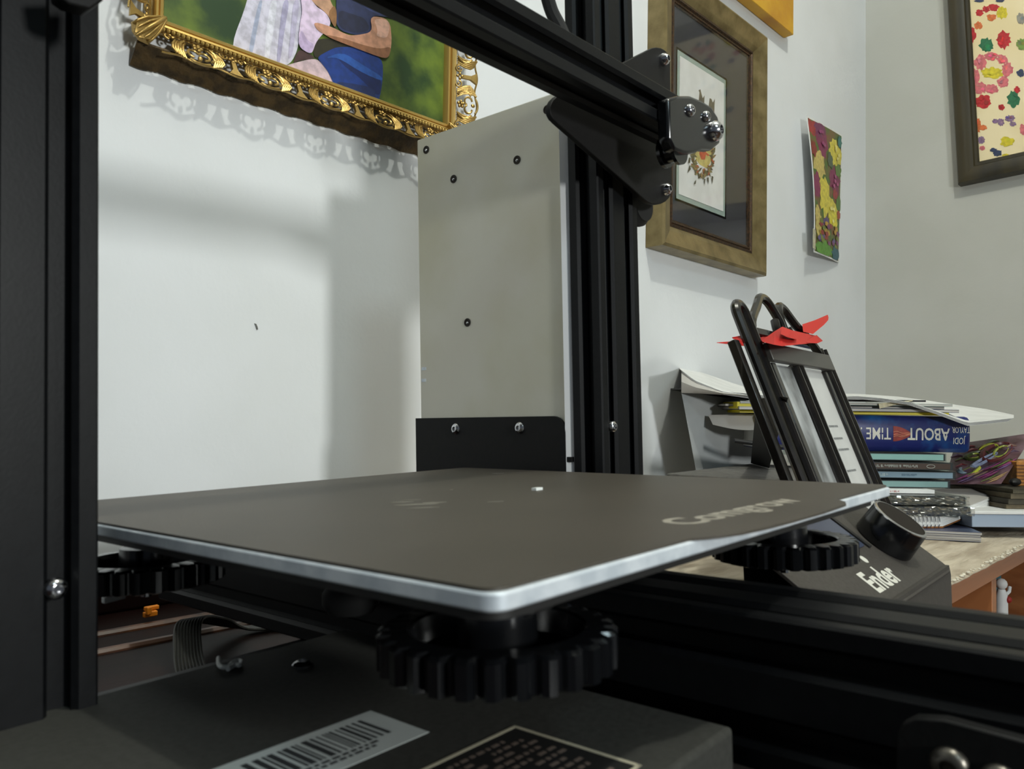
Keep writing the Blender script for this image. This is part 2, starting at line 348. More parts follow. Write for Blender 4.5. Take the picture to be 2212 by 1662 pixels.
# mouldings
def ring_frame(mb, x0, x1, z0, z1, prof):   # prof: (inset outward distance, y)
    r = []
    for d, y in prof: r.append([(x0-d, y, z0-d), (x1+d, y, z0-d), (x1+d, y, z1+d), (x0-d, y, z1+d)])
    rings = list(zip(*r))
    for i in range(4):
        mb.loft([rings[i], rings[(i+1) % 4]], cap=False)
    return mb
def frame_ring(name, x0, x1, z0, z1, prof, m, parent, smooth=50, label=None):
    return build(name, ring_frame(MB(), x0, x1, z0, z1, prof), m, parent, smooth=smooth, label=label)
frame_ring('inner_moulding', IX0, IX1, IZ0, IZ1, [(-1, 436), (-1, 431), (.6, 428.5), (2.4, 428.5), (3, 430), (3.4, 430), (4, 427.5), (5.6, 427), (6.4, 429), (7, 433), (7, 438), (-1, 438)], M['gold_bright'], g)
mb = MB()
def beads(x0, z0, x1, z1, step=3.3):
    n = int(math.hypot(x1-x0, z1-z0)/step)
    for i in range(n+1): t_ = i/n; mb.ball((x0+(x1-x0)*t_, 427, z0+(z1-z0)*t_), 1.45, 7, 5)
d_ = 7.4; beads(IX0-d_, IZ0-d_, IX1+d_, IZ0-d_); beads(IX0-d_, IZ1+d_, IX1+d_, IZ1+d_)
build('bead_row', mb, M['gold_bright'], g, kind='stuff')
# one pierced ornament unit in local mm: s along +X, outward = -Z, front = -Y ; origin at its inner edge centre
def orn_mesh():
    mb = MB(); Q = lambda s_, o_, h=0: (s_, -h-o_*.42, -o_)
    def arc(cx, co, r, a0, a1, q=.9, rx=1., n=12, h=1.5): mb.tube([Q(cx+rx*r*math.cos(math.radians(a0+(a1-a0)*i/n)), co+r*math.sin(math.radians(a0+(a1-a0)*i/n)), h) for i in range(n+1)], q, 6)
    # palmette with C scrolls
    for sgn in (-1, 1):
        arc(sgn*3.4, 13, 3.4, 90, 90+sgn*-250, .9)
        arc(sgn*4.5, 9.5, 7, 60 if sgn > 0 else 120, -60 if sgn > 0 else 240, 1.1)
        for k in range(5):      # shell ribs
            mb.tube([Q(sgn*(6.5+k*1.5), 3.5), Q(sgn*(9+k*1.6), 8+k*.3, 1.5), Q(sgn*(10.2+k*1.5), 15-k*.2, 1.8), Q(sgn*(8.6+k*1.3), 21-k*.8, .8)], .85, 6)
        arc(sgn*17, 4, 2.6, 0, sgn*260, .8); mb.ball(Q(sgn*17, 4, 1), 1.2, 7, 5)
    for a in range(5): mb.ball(Q(2.2*math.cos(a*1.257), 6+2.2*math.sin(a*1.257), 2), 1.5, 8, 5)
    mb.ball(Q(0, 6, 3), 1.4, 8, 5); mb.ball(Q(0, 17, 2), 1.6, 8, 5, (1, 1, 1.4)); arc(0, 12, 9.6, 50, 130, 1.0)
    # flared column between palmettes
    c = 23.4
    mb.loft([[Q(c-1.4, 7, -.5), Q(c+1.4, 7, -.5), Q(c+1.4, 7, 2), Q(c-1.4, 7, 2)], [Q(c-1.6, 15, -.5), Q(c+1.6, 15, -.5), Q(c+1.6, 15, 2), Q(c-1.6, 15, 2)], [Q(c-4.6, 20.5, -.5), Q(c+4.6, 20.5, -.5), Q(c+4.6, 20.5, 1.6), Q(c-4.6, 20.5, 1.6)]])
    for a in range(4): mb.ball(Q(c+1.9*math.cos(a*1.57), 5+1.9*math.sin(a*1.57), 1.5), 1.4, 8, 5)
    mb.loft([[Q(-23.4, 0, -1.5), Q(-23.4, 2.2, -1.5), Q(-23.4, 2.2, 1), Q(-23.4, 0, 1)], [Q(23.4, 0, -1.5), Q(23.4, 2.2, -1.5), Q(23.4, 2.2, 1), Q(23.4, 0, 1)]])
    mb.tube([Q(-23.4+46.8*i/24, 20.6+1.1*math.cos(i/24*4*PI), .3) for i in range(25)], .8, 6)
    return mb
om = build('ornament', orn_mesh(), M['gold'], g, base=(0, 0, 0))
GB = V(BASE[g.name])
def place_orn(o_, x, z, ang, sx=1, oz=.78): o_.location = (V((x, 430.5, z))-GB)/1000; o_.rotation_euler = (0, ang, 0); o_.scale = (sx, 1, oz)
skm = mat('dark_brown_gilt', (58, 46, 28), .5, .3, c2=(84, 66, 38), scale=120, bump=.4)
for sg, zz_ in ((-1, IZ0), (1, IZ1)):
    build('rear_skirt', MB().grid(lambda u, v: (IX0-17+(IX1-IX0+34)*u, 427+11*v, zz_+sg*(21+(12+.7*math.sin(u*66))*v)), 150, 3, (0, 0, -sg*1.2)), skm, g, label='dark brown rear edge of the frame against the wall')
first = True
def side(n, fx, ang, L, oz=.78):
    global first
    for i in range(n):
        oo = om if first else om.copy()
        if not first: col.objects.link(oo); oo.parent = g
        first = False
        x, z = fx((i+.5)/n); place_orn(oo, x, z, ang, L/n/46.8, oz)
e = 3.5
Lx = IX1-IX0+8; Lz = IZ1-IZ0+8
side(5, lambda q: (IX0-4+Lx*q, IZ0-8), 0, Lx)
side(5, lambda q: (IX0-4+Lx*q, IZ1+8), PI, Lx)
side(7, lambda q: (IX1+8, IZ0-4+Lz*q), -PI/2, Lz, .95)
side(7, lambda q: (IX0-8, IZ0-4+Lz*q), PI/2, Lz, .8)
for cx, cz_, sx, sz in ((IX0-4, IZ0-4, -1, -1), (IX1+4, IZ0-4, 1, -1), (IX0-4, IZ1+4, -1, 1), (IX1+4, IZ1+4, 1, 1)):
    mb = MB(); d = V((sx, 0, sz)).normalized(); pp = V((sx, 0, -sz)).normalized(); o_ = V((cx-sx*2, 0, cz_-sz*2))
    def q(a, b, y): p = o_+d*a+pp*b; return (p.x, y, p.z)
    mb.loft([[q(-2, -2, 430), q(-2, 2, 430), q(-2, 2, 424), q(-2, -2, 424)], [q(12, -7, 430), q(12, 7, 430), q(12, 5, 421), q(12, -5, 421)], [q(20, -8, 426), q(20, 8, 426), q(20, 6, 420), q(20, -6, 420)], [q(25, -3, 424), q(25, 3, 424), q(25, 2, 421), q(25, -2, 421)]])
    for k_ in range(-2, 3):
        mb.tube([q(1, k_*1.1, 424), q(11, k_*2.6, 420), q(19, k_*3.3, 419.5), q(25-abs(k_)*1.5, k_*3.2, 422)], .9, 6)
    mb.tube([q(-3, 0, 426), q(6, 0, 421), q(14, 0, 419), q(22, 0, 419), q(26, 0, 421)], 1.4)
    build('corner_leaf', mb, M['gold'], g, bevel=.8)

# --- antique gold frame with black mat
FX0, FX1, FZ0, FZ1 = 696.0, 965.0, 229.0, 573.0
g = thing('matted_picture', 'antique gold framed picture of a leafy wreath in a black mat', 'picture', (830, 438, 400))
ix0, ix1, iz0, iz1 = FX0+28, FX1-28, FZ0+29, FZ1-29
frame_ring('frame', ix0, ix1, iz0, iz1, [(-1, 439), (0, 425), (6, 421), (8, 420), (20, 417), (25, 415), (28.5, 417), (29, 421), (29, 439.5)], M['antique'], g)
frame_ring('bronze_slip', ix0, ix1, iz0, iz1, [(-10, 429), (-10, 427.5), (-8, 426.8), (-7.6, 425.6), (-5.6, 425.2), (-4.6, 426.2), (-3, 423.8), (.3, 424.6)], M['bronze'], g, label='dark bronze beaded slip inside the frame')
build('mat_board', MB().box(ix0, ix1, 429, 439, iz0, iz1), M['matboard'], g)
a = RY(1461, 104, 428.6); b = RY(1568, 474, 428.6); mx0, mx1, mz0, mz1 = a.x, b.x, b.z, RY(1572, 172, 428.6).z
frame_ring('white_bevel', mx0, mx1, mz0, mz1, [(-2.6, 428.5), (0, 428.5)], M['paper'], g, smooth=0)
build('inner_mount', MB().box(mx0+1, mx1-1, 428.7, 428.9, mz0+1, mz1-1), M['mount_green'], g)
sheet = build('art_sheet', MB().box(mx0+8, mx1-8, 428.2, 428.6, mz0+9, mz1-9), M['paper'], g)
lay = []
for q in (((1508, 232), (1511, 200), (1509, 195), (1513, 193), (1516, 205), (1518, 212), (1522, 206), (1521, 235)), ((1530, 236), (1533, 212), (1537, 214), (1540, 222), (1544, 213), (1543, 248))): lay.append(((112, 104, 84), list(q)))
lay.append(((206, 190, 112), [(1500, 332), (1512, 312), (1532, 312), (1546, 322), (1538, 345), (1527, 364), (1512, 356), (1503, 345)]))
lay.append(((196, 78, 42), [(1511, 322), (1520, 314), (1524, 326), (1526, 330), (1533, 335), (1530, 338), (1525, 334), (1523, 345), (1515, 345), (1511, 334)]))
rw = random.Random(8)
cols = [(104, 96, 60), (128, 118, 72), (84, 76, 48), (170, 84, 44), (140, 112, 66), (96, 92, 62)]
for i in range(64):
    t_ = rw.uniform(-.15, 1.15)*PI; cx = 1519+rw.uniform(17, 25)*math.cos(t_)*1.0; cy = 338+rw.uniform(30, 46)*math.sin(t_)
    an = rw.uniform(0, PI); lay.append((cols[rw.randrange(6)], [(cx+6*math.cos(an)*k1*rw.uniform(.8, 1.3)-2.4*math.sin(an)*k2, cy+8*math.sin(an)*k1+3.4*math.cos(an)*k2) for k1, k2 in ((-1, 0), (-.3, .8), (1, 0), (.2, -.9))]))
for q in (((1489, 340), (1487, 352), (1491, 352), (1492, 342)), ((1490, 356), (1485, 374), (1492, 366), (1494, 372)), ((1521, 386), (1522, 402), (1524, 387)), ((1527, 384), (1531, 398), (1531, 383)), ((1501, 392), (1499, 399), (1503, 397), (1504, 388)), ((1537, 380), (1539, 398), (1541, 382))): lay.append(((70, 66, 46), list(q)))
for k in range(4): build(('painted_stem', 'painted_stem', 'painted_centre', 'painted_bird')[k], MB().poly([RY(a_, b_, 428.1-.02*k) for a_, b_ in lay[k][1]]), paint(lay[k][0], .5), sheet, smooth=0)
art('painted_leaves', lay[4:], sheet, F=lambda a_, b_, k: RY(a_, b_, 428.0-.02*k))['kind'] = 'stuff'
build('glass', MB().box(ix0-.5, ix1+.5, 426.6, 427.2, iz0-.5, iz1+.5), M['glass'], g)

# --- amber canvas
g = thing('amber_canvas', 'deep amber yellow canvas hung above right of the antique gold frame', 'picture', (930, 438, 800))
cb = RY(1692, 83, 440)
build('canvas', MB().box(cb.x-320, cb.x, 423.5, 439.5, cb.z, cb.z+380), M['amber'], g, bevel=1.2)

# --- unframed floral painting, left edge lifting off the wall
sp = thing('flower_painting', 'small unframed painting of yellow and purple flowers curling off the wall', 'painting', (1200, 436, 400))
c00 = RY(1759, 545, 421); c10 = RY(1812, 568, 437.5); c11 = RY(1820, 292, 437.5); c01 = RY(1743, 250, 424)
def sf(u, v, h=0):
    a_ = c00.lerp(c10, u); b_ = c01.lerp(c11, u); p = a_.lerp(b_, v); p = p+V((0, -5*math.sin(PI*v)*(1-u)-2*math.sin(PI*u)+(0 if h == 0 else -h), 0)); return p
build('paper', MB().grid(lambda u, v: sf(u, v), 14, 18, (0, 1.2, 0)), M['paper'], sp)
def spf(a_, b_, k): return sf(min(max(a_, .01), .985), min(max(b_, .008), .992), .16+.03*k)
lay = [((72, 96, 40), [(.01, .01), (.97, .01), (.97, .985), (.5, .99), (.01, .985)])]
mbs = MB(); mbs.grid(lambda u, v: sf(.012+u*.95, .01+v*.975, .1), 14, 18); build('ground_colour', mbs, mat('painted_leaves', (70, 104, 36), .5, c2=(120, 84, 50), scale=60, detail=6), sp)
def sb(u, v, ru, rv, c, s=0, j=.25): lay2.append((c, blob(lambda x, y: (x, y), u, v, ru*1.2, rv*1.15, 22, j, seed=s)))
lay2 = []
Y_, P_, R_, O_ = (222, 206, 76), (134, 44, 84), (162, 52, 50), (206, 186, 104)
for i, a_ in enumerate([(.1, .93, .12, .05, R_), (.33, .86, .15, .1, P_), (.3, .93, .12, .05, (118, 50, 90)), (.75, .82, .17, .09, Y_), (.2, .68, .15, .09, O_), (.72, .6, .18, .085, P_), (.75, .5, .09, .035, R_), (.1, .5, .09, .08, P_), (.33, .45, .14, .12, Y_), (.6, .38, .22, .07, Y_), (.66, .31, .16, .06, (230, 216, 60)), (.4, .26, .07, .03, (110, 80, 130)), (.12, .22, .08, .09, O_), (.08, .3, .06, .05, O_), (.85, .7, .1, .04, (96, 130, 50)), (.9, .45, .1, .05, (84, 120, 44)), (.3, .05, .26, .05, (96, 150, 52)), (.8, .05, .14, .045, (44, 92, 104)), (.55, .74, .08, .05, (82, 96, 70)), (.9, .93, .06, .04, (60, 120, 110)), (.9, .36, .08, .03, (170, 76, 44)), (.07, .77, .06, .05, (140, 50, 40))]): sb(*a_, s=i+3)
for i in range(34):
    sb(rw.uniform(.12, .92), rw.uniform(.1, .27), .05, .016, [(150, 60, 52), (102, 84, 130), (120, 130, 50), (190, 150, 50), (128, 70, 110)][i % 5], s=i+40)
for i in range(16):
    fx_, fv, c = [(.72, .6, (190, 90, 140)), (.33, .88, (160, 70, 120)), (.62, .33, (244, 236, 150)), (.76, .83, (240, 226, 130))][i % 4]
    sb(fx_+rw.uniform(-.1, .1), fv+rw.uniform(-.05, .05), .03, .012, c, s=i+90)
def fan(P3, cn):
    n_ = len(P3); return MB().add([cn]+P3, [[0, 1+i_, 1+(i_+1) % n_] for i_ in range(n_)])
for k, (c, pts) in enumerate(lay2[:22]): build('painted_flower', fan([spf(a_, b_, k) for a_, b_ in pts], spf(sum(q_[0] for q_ in pts)/len(pts), sum(q_[1] for q_ in pts)/len(pts), k)), paint(c, .5), sp, smooth=0)
art('paint_dabs', lay2[22:], sp, F=lambda a_, b_, k: spf(a_, b_, k+22))['kind'] = 'stuff'
build('tape', MB().grid(lambda u, v: sf(.03-.16*u, .16-.14*v, .3+4*u), 2, 3, (0, .6, 0)), paint((206, 200, 170)), sp)

# --- framed finger painting on the right wall
g = thing('framed_print_art', 'brown framed cream sheet of colourful flower prints on the right wall', 'picture', (XR-5, 110, 620))
A0 = RX(2068, 398, XR-22); A1 = RX(2045, 0, XR-22)
tl = (A1.y-A0.y)/(A1.z-A0.z)
def rf(a_, b_, x): # a_: mm to the right of outer left edge, b_: mm up from the outer bottom edge; frame hangs slightly turned
    return V((x, A0.y-a_+tl*b_, A0.z+b_+tl*a_))
def rprof(mb, x0, x1, z0, z1, prof):
    r = [[rf(x0-d, z0-d, y), rf(x1+d, z0-d, y), rf(x1+d, z1+d, y), rf(x0-d, z1+d, y)] for d, y in prof]; rg = list(zip(*r))
    for i in range(4): mb.loft([rg[i], rg[(i+1) % 4]], cap=False)
    return mb
FW, FHH, mw = 330, 440, 31
build('frame', rprof(MB(), mw, FW-mw, mw, FHH-mw, [(-2, XR-8), (-2, XR-14), (0, XR-16), (4, XR-16), (6, XR-19), (24, XR-23), (29, XR-22), (31, XR-18), (31, XR-.5)]), M['brown_frame'], g, smooth=40)
shb = MB().loft([[rf(a_, b_, XR-11) for a_, b_ in ((mw-1, mw-1), (FW-mw+1, mw-1), (FW-mw+1, FHH-mw+1), (mw-1, FHH-mw+1))], [rf(a_, b_, XR-1) for a_, b_ in ((mw-1, mw-1), (FW-mw+1, mw-1), (FW-mw+1, FHH-mw+1), (mw-1, FHH-mw+1))]])
shb = build('art_sheet', shb, M['artpaper'], g)
lay = []
RD, GR, PK, YL, OR, LV, NV = (190, 38, 44), (36, 110, 72), (214, 112, 118), (214, 196, 44), (214, 112, 58), (136, 108, 140), (48, 60, 92)
blobs = [(2116, 28, 8, 7, RD), (2130, 20, 8, 7, RD), (2147, 16, 11, 8, RD), (2165, 28, 12, 13, YL), (2142, 38, 11, 7, OR), (2113, 55, 9, 8, OR), (2099, 76, 9, 16, RD), (2131, 98, 16, 15, GR), (2168, 86, 15, 19, RD), (2118, 135, 14, 16, PK), (2140, 122, 14, 9, PK), (2165, 128, 12, 10, PK), (2176, 150, 12, 16, PK), (2166, 178, 12, 12, PK), (2142, 192, 15, 10, PK), (2118, 190, 15, 12, PK), (2107, 165, 10, 16, PK), (2143, 158, 22, 12, YL), (2124, 220, 17, 15, RD), (2163, 232, 7, 6.5, RD), (2189, 214, 13, 17, GR), (2197, 194, 7, 7, RD), (2110, 272, 8, 18, OR), (2122, 276, 9, 6, OR), (2150, 262, 6, 5, LV), (2162, 264, 7, 8, LV), (2182, 256, 10, 7, LV), (2188, 268, 7, 5, LV), (2120, 303, 8, 8, LV), (2122, 320, 6, 5, PK), (2176, 306, 15, 10, YL), (2155, 331, 10, 7, NV), (2146, 324, 8, 4, NV), (2172, 336, 7, 4, YL), (2204, 158, 8, 8, NV), (2208, 95, 12, 12, (120, 150, 70)), (2205, 40, 8, 12, (150, 146, 134)), (2211, 280, 8, 12, PK), (2115, 2, 10, 3, NV), (2160, 1, 10, 4, NV)]
for i, (cx, cy, rx, ry, c) in enumerate(blobs): lay.append((c, blob(lambda x, y: (x, y), cx, cy, rx, ry, 26, .2, seed=i)))
for i in range(60):
    cx, cy, rx, ry, c = blobs[rw.randrange(len(blobs))]; lay.append((tuple(min(255, int(v*rw.uniform(.8, 1.25))) for v in c), blob(lambda x, y: (x, y), cx+rw.uniform(-.6, .6)*rx, cy+rw.uniform(-.6, .6)*ry, rx*.3, ry*.3, 9, .4, seed=i+200)))
# more prints beyond the frame edge and above it
for i in range(70):
    a_, b_ = rw.uniform(mw+112, FW-mw-14), rw.uniform(mw+14, FHH-mw-14)
    if i > 45: a_, b_ = rw.uniform(mw+12, FW-mw-14), rw.uniform(FHH-mw-70, FHH-mw-14)
    c = [RD, GR, PK, YL, OR, LV, NV][i % 7]; lay.append((c, ('w', blob(lambda x, y: rf(x, y, XR-11.3-.004*i), a_, b_, rw.uniform(5, 10), rw.uniform(5, 10), 20, .25, seed=i+400))))
mb = MB(); ms = []
for k, (c, pts) in enumerate(lay):
    P3 = pts[1] if pts[0] == 'w' else [RX(a_, b_, XR-11.1-.012*k) for a_, b_ in pts]
    if k < len(blobs): build('flower_print', MB().poly(P3), paint(c, .5), shb, smooth=0)
    else:
        m_ = paint(c, .5)
        if m_ not in ms: ms.append(m_)
        mb.mi = ms.index(m_); mb.poly(P3)
build('paint_dabs', mb, ms, shb, smooth=0, kind='stuff')

# ================================================================ easel photo frame and origami crane
EB = V((574.82, 104.44, -95.5)); eaz, eln = 1.49105, .38196
ed = V((math.sin(eaz), math.cos(eaz), 0)); eb = V((-math.cos(eaz), math.sin(eaz), 0)); eu = eb*math.sin(eln)+UP*math.cos(eln); en = ed.cross(eu)   # en points to the back
if en.y < 0: en = -en
EL = EB-ed*177.3
def E_(u, v, n=0): return EL+ed*u+eu*v+en*n
def EPX(x, y, n=0): d = ray(x, y); nn = ed.cross(eu); k = ((EL+en*n-CAM).dot(nn))/d.dot(nn); return CAM+d*k
ef = thing('easel_frame', 'black metal easel photo frame with two tall panes leaning on the desk', 'picture frame', tuple(EB-ed*88+eb*40))
def ebox(name, u0, u1, v0, v1, n0, n1, m, bevel=.8, parent=ef): return build(name, MB().obox(E_(u0, v0, n0), ed*(u1-u0), eu*(v1-v0), en*(n1-n0)), m, parent, bevel=bevel)
ebox('side_rail', -5, 3, 0, 192, 2, 8, M['black_wire'])
for u in (12, 28): pass
arc_ = [E_(20+8*math.cos(PI*i/12), 211+9*math.sin(PI*i/12)) for i in range(13)]
build('side_rod', MB().tube([E_(28, 2), E_(28, 190)]+arc_+[E_(12, 190), E_(12, 2)], 3.6, 10), M['black_wire'], ef, label='black rod bent into a loop at the top left')
ebox('inner_bar', 36, 44, 4, 176, -2, 5, M['black_wire']); ebox('inner_bar', 153, 159, 4, 176, -2, 5, M['black_wire'])
for u in (87, 97): build('centre_rod', MB().tube([E_(u, 2), E_(u, 178)], 3.9, 10), M['black_wire'], ef)
for u in (166, 177): build('right_rod', MB().tube([E_(u, 0), E_(u, 196)], 3.9, 10), M['black_wire'], ef)
ebox('top_bar', 34, 172, 176, 190, -5, -1, M['bar_grey']); ebox('bottom_bar', 34, 172, 2, 12, -3, 4, M['black_wire'])
ebox('upper_crossbar', 28, 168, 200, 206, 2, 7, M['black_wire'])
sm = lambda pts, k=6: [V(pts[i]).lerp(V(pts[i+1]), j/k) for i in range(len(pts)-1) for j in range(k)]+[V(pts[-1])]
def crv(ctrl, n=40):
    out = []
    P_ = [ctrl[0]]+ctrl+[ctrl[-1]]
    for i in range(1, len(P_)-2):
        for j in range(n//(len(ctrl)-1)+1):
            t_ = j/(n//(len(ctrl)-1)+1); p0, p1, p2, p3 = P_[i-1], P_[i], P_[i+1], P_[i+2]
            out.append(.5*((2*p1)+(p2-p0)*t_+(2*p0-5*p1+4*p2-p3)*t_*t_+(3*p1-p0-3*p2+p3)*t_**3))
    return out+[ctrl[-1]]
build('scroll', MB().tube(crv([E_(30, 203), E_(37, 210), E_(56, 222), E_(72, 232), E_(84, 231), E_(92, 222), E_(96, 212), E_(93, 203), E_(87, 200), E_(82, 206), E_(85, 214)]), 3.4, 9), M['black_wire'], ef)
build('scroll', MB().tube(crv([E_(166, 192), E_(150, 206), E_(132, 216), E_(118, 228), E_(108, 229), E_(101, 220), E_(99, 208), E_(104, 200), E_(110, 203), E_(108, 210)]), 3.4, 9), M['black_wire'], ef)
def pane(name, u0, u1, m):
    o_ = ebox(name, u0, u1, 12, 176, 1, 2, m, 0); return o_
p1 = pane('photograph', 44, 82, M['photo']); p1['label'] = 'black and white photograph behind glass'
p2 = pane('letter_sheet', 102, 153, M['paper']); p2['label'] = 'white typed sheet behind glass'
mb = MB()
for v in (128, 118, 109, 92, 60, 54):
    u = 116
    while u < 138: L = rw.uniform(2, 5); mb.obox(E_(u, v, .9), ed*L, eu*1.6, en*-.2); u += L+1.2
build('typed_lines', mb, paint((140, 142, 144)), p2, kind='stuff')
ebox('glass', 44, 82, 12, 176, -.6, -.1, M['glass'], 0); ebox('glass', 102, 153, 12, 176, -.6, -.1, M['glass'], 0)
lt = EPX(1672, 880, 14); lb = RZ(1640, 1012, -96)
lb = CAM+ray(1640, 1008)*880; lb.z = -96
lg = V(lt); bt = E_(60, 60, 10)
BT = -28
legtop = EPX(1672, 862, 10); legbot = RZ(1628, 1003, BT+.6); lw_ = RZ(1662, 1012, BT+.6)-legbot; lw_.z = 0
build('easel_leg', MB().obox(legtop-lw_*.5, lw_, legbot-legtop+lw_*.5, V((0, 4, 1))), M['black_mat'], ef, bevel=.6, label='flat black prop leg behind the frame')
b1 = RZ(1440, 1023, BT); b2 = RZ(1622, 1002, BT); bx = (b2-b1); bw = V((bx.y, -bx.x, 0)).normalized()
gb = thing('grey_box', 'low grey cloth covered box on the desk under the easel leg', 'box', tuple(((b1+b2)/2+bw*60)[:2])+(-96,))
build('body', MB().prism([V((p_.x, p_.y, -96)) for p_ in (b1, b2, b2+bw*115, b1+bw*115)], (0, 0, BT-4+96)), mat('grey_cloth', (110, 106, 100), .9, c2=(96, 92, 88), scale=90, bump=.4), gb, bevel=1)
build('lid', MB().prism([V((p_.x, p_.y, BT-4)) for p_ in (b1, b2, b2+bw*116, b1+bw*116)], (0, 0, 4)), mat('grey_cloth_lid', (104, 102, 98), .9, c2=(90, 88, 86), scale=90, bump=.5), gb, bevel=1.2)

cr = thing('origami_crane', 'red folded paper crane perched on top of the black easel frame', 'origami', tuple(E_(105, 190, -2)))
def tri(mb, pts):  # list of (px, py, n)
    mb.poly([EPX(a_, b_, n_) for a_, b_, n_ in pts])
def fold(name, top, bot, apex_n, label=None):
    mb = MB(); n = len(top)
    for i in range(n-1): tri(mb, [top[i], top[i+1], bot[i+1], bot[i]])
    bk = [(a_, b_, n_+apex_n) for a_, b_, n_ in bot]
    for i in range(n-1): tri(mb, [top[i], top[i+1], bk[i+1], bk[i]])
    build(name, mb, M['red'], cr, smooth=0)
fold('tail', [(1548, 740, 12), (1600, 736, 9), (1650, 728, 2)], [(1548, 741, 12), (1608, 748, 6), (1652, 742, -3)], 8)
fold('wing', [(1581, 729, 12), (1628, 720, 9), (1662, 726, 2)], [(1583, 732, 12), (1602, 738, 8), (1650, 740, 0)], 7)
fold('body', [(1645, 736, -4), (1673, 716, -8), (1690, 706, -9), (1712, 714, -10), (1765, 726, -6)], [(1648, 739, -6), (1672, 745, -14), (1690, 748, -16), (1730, 744, -16), (1766, 741, -10)], 22)
fold('crease_flap', [(1690, 706, -13), (1708, 713, -15), (1722, 731, -16)], [(1686, 722, -16), (1702, 729, -18), (1721, 734, -17)], 4)
fold('raised_wing', [(1733, 701, -4), (1760, 692, -6), (1788, 680, -6), (1790, 686, -6)], [(1735, 717, -6), (1756, 722, -9), (1780, 702, -9), (1789, 692, -8)], 4)
fold('head', [(1742, 736, -12), (1764, 724, -12), (1777, 736, -12)], [(1742, 741, -14), (1766, 742, -14), (1777, 737, -12)], 8)

# ================================================================ the stack on the desk
def SP(x, t, z): return CAM+FH*t+RH*((x-1106)/FPX*t)+V((0, 0, z-CAM.z))
def SZ(x, y, t): return DD(x, y, t).z
def slab(mb, xr, t, z0, z1, w_, l_, ang=0):    # front-right corner seen at column xr and depth t
    a_ = Matrix.Rotation(math.radians(ang), 3, 'Z'); p = SP(xr, t, z0); return mb.obox(p, a_ @ (-RH*w_), a_ @ (FH*l_), (0, 0, z1-z0))
def frame_of(xr, t, z0, w_, l_, ang=0):
    a_ = Matrix.Rotation(math.radians(ang), 3, 'Z'); p = SP(xr, t, z0); return p, a_ @ (-RH), a_ @ FH
def mid(xr, t, z0, w_, l_, ang=0): p, r_, f_ = frame_of(xr, t, z0, w_, l_, ang); q = p+r_*w_/2+f_*l_/2; return (q.x, q.y, z0)
z = -96.2
# brochures
specs = [(2118, 836, 2.4, -14, 205, 150, 'navy'), (2119, 834, 2.4, -15, 208, 150, 'paper_grey'), (2117, 835, 2.6, -13, 205, 152, 'navy'), (2120, 833, 2.8, -14, 210, 150, 'navy')]
names = ['lowest thin navy brochure lying on the beige cloth under the stack', 'grey brochure second from the bottom of the stack on the cloth', 'navy brochure third from the bottom of the stack on the cloth', 'topmost navy glossy brochure beneath the spiral notebook']
for i, (x_, t_, th, an, w_, l_, m_) in enumerate(specs):
    b_ = thing('brochure', names[i], 'brochure', mid(x_, t_, z, w_, l_, an), 'brochures at the bottom of the stack')
    build('pages', slab(MB(), x_, t_+.5, z+.3, z+th-.3, w_-1, l_-1, an), M['paper_grey'], b_)
    mb = slab(MB(), x_, t_, z, z+.3, w_, l_, an); slab(mb, x_, t_, z+th-.3, z+th, w_, l_, an); build('cover', mb, M[m_], b_); z += th
z += .2
# spiral notebook with cardboard back
zt = z+12
sn = thing('spiral_notebook', 'wire bound notebook with splayed white pages under the wrapped cases', 'notebook', mid(2035, 850, z, 150, 100, 0))
A0 = SP(1890, 848, z); P0 = DD(2036, 1141, 858); P0.z = max(P0.z-9, z); P1 = DD(2186, 1078, 945); B0 = P1-RH*215+FH*8; B0.z = P1.z-6
def lay4(h0, h1, g_=0): return [A0+V((0, 0, h0)), P0+V((0, 0, h0)), P1+V((0, 0, h0)), B0+V((0, 0, h0))], [A0+V((0, 0, h1)), P0+V((0, 0, h1)), P1+V((0, 0, h1)), B0+V((0, 0, h1))]
build('back_cover', MB().loft(lay4(0, 1.8)), M['kraft'], sn, label='brown cardboard back cover')
nl = 9
for k in range(nl):
    lo_, hi_ = lay4(1.8+k*1.1, 1.8+(k+1)*1.1-.12); sh_ = RH*rn.uniform(-1.2, .8); build('page_block', MB().loft([[p_+sh_ for p_ in lo_], [p_+sh_ for p_ in hi_]]), M['paper'], sn)
build('front_cover', MB().loft(lay4(11.8, 12.4)), M['paper_grey'], sn)
for i in range(15):
    c = P0-RH*(9+i*8.6)+V((0, 0, 7)); c.y = (P0.lerp(A0, (9+i*8.6)/146)).y+FH.y*3; c.x = (P0.lerp(A0, (9+i*8.6)/146)).x+FH.x*3
    build('wire_ring', MB().tube([c+FH*(-6.5*math.cos(a_*PI/7))*.9+V((0, 0, 7.4*math.sin(a_*PI/7))) for a_ in range(14)], .55, 6), M['chrome'], sn)
zt = z+12
z2 = zt+.9
# print too small to read: rows of little strokes
def strokes(o_, r_, n_, wid, hh, off, seed):
    rq = random.Random(seed); mb = MB(); x = 0.0
    while x < wid:
        w_ = rq.uniform(.25, .6)*hh*.5; z0 = rq.choice((0, 0, hh*.35)); h_ = hh-z0 if rq.random() < .7 else hh*.4
        if rq.random() < .88: mb.obox(o_+r_*x+V((0, 0, z0))-n_*off, r_*w_, n_*.05, (0, 0, h_))
        x += w_+hh*.12
    return mb
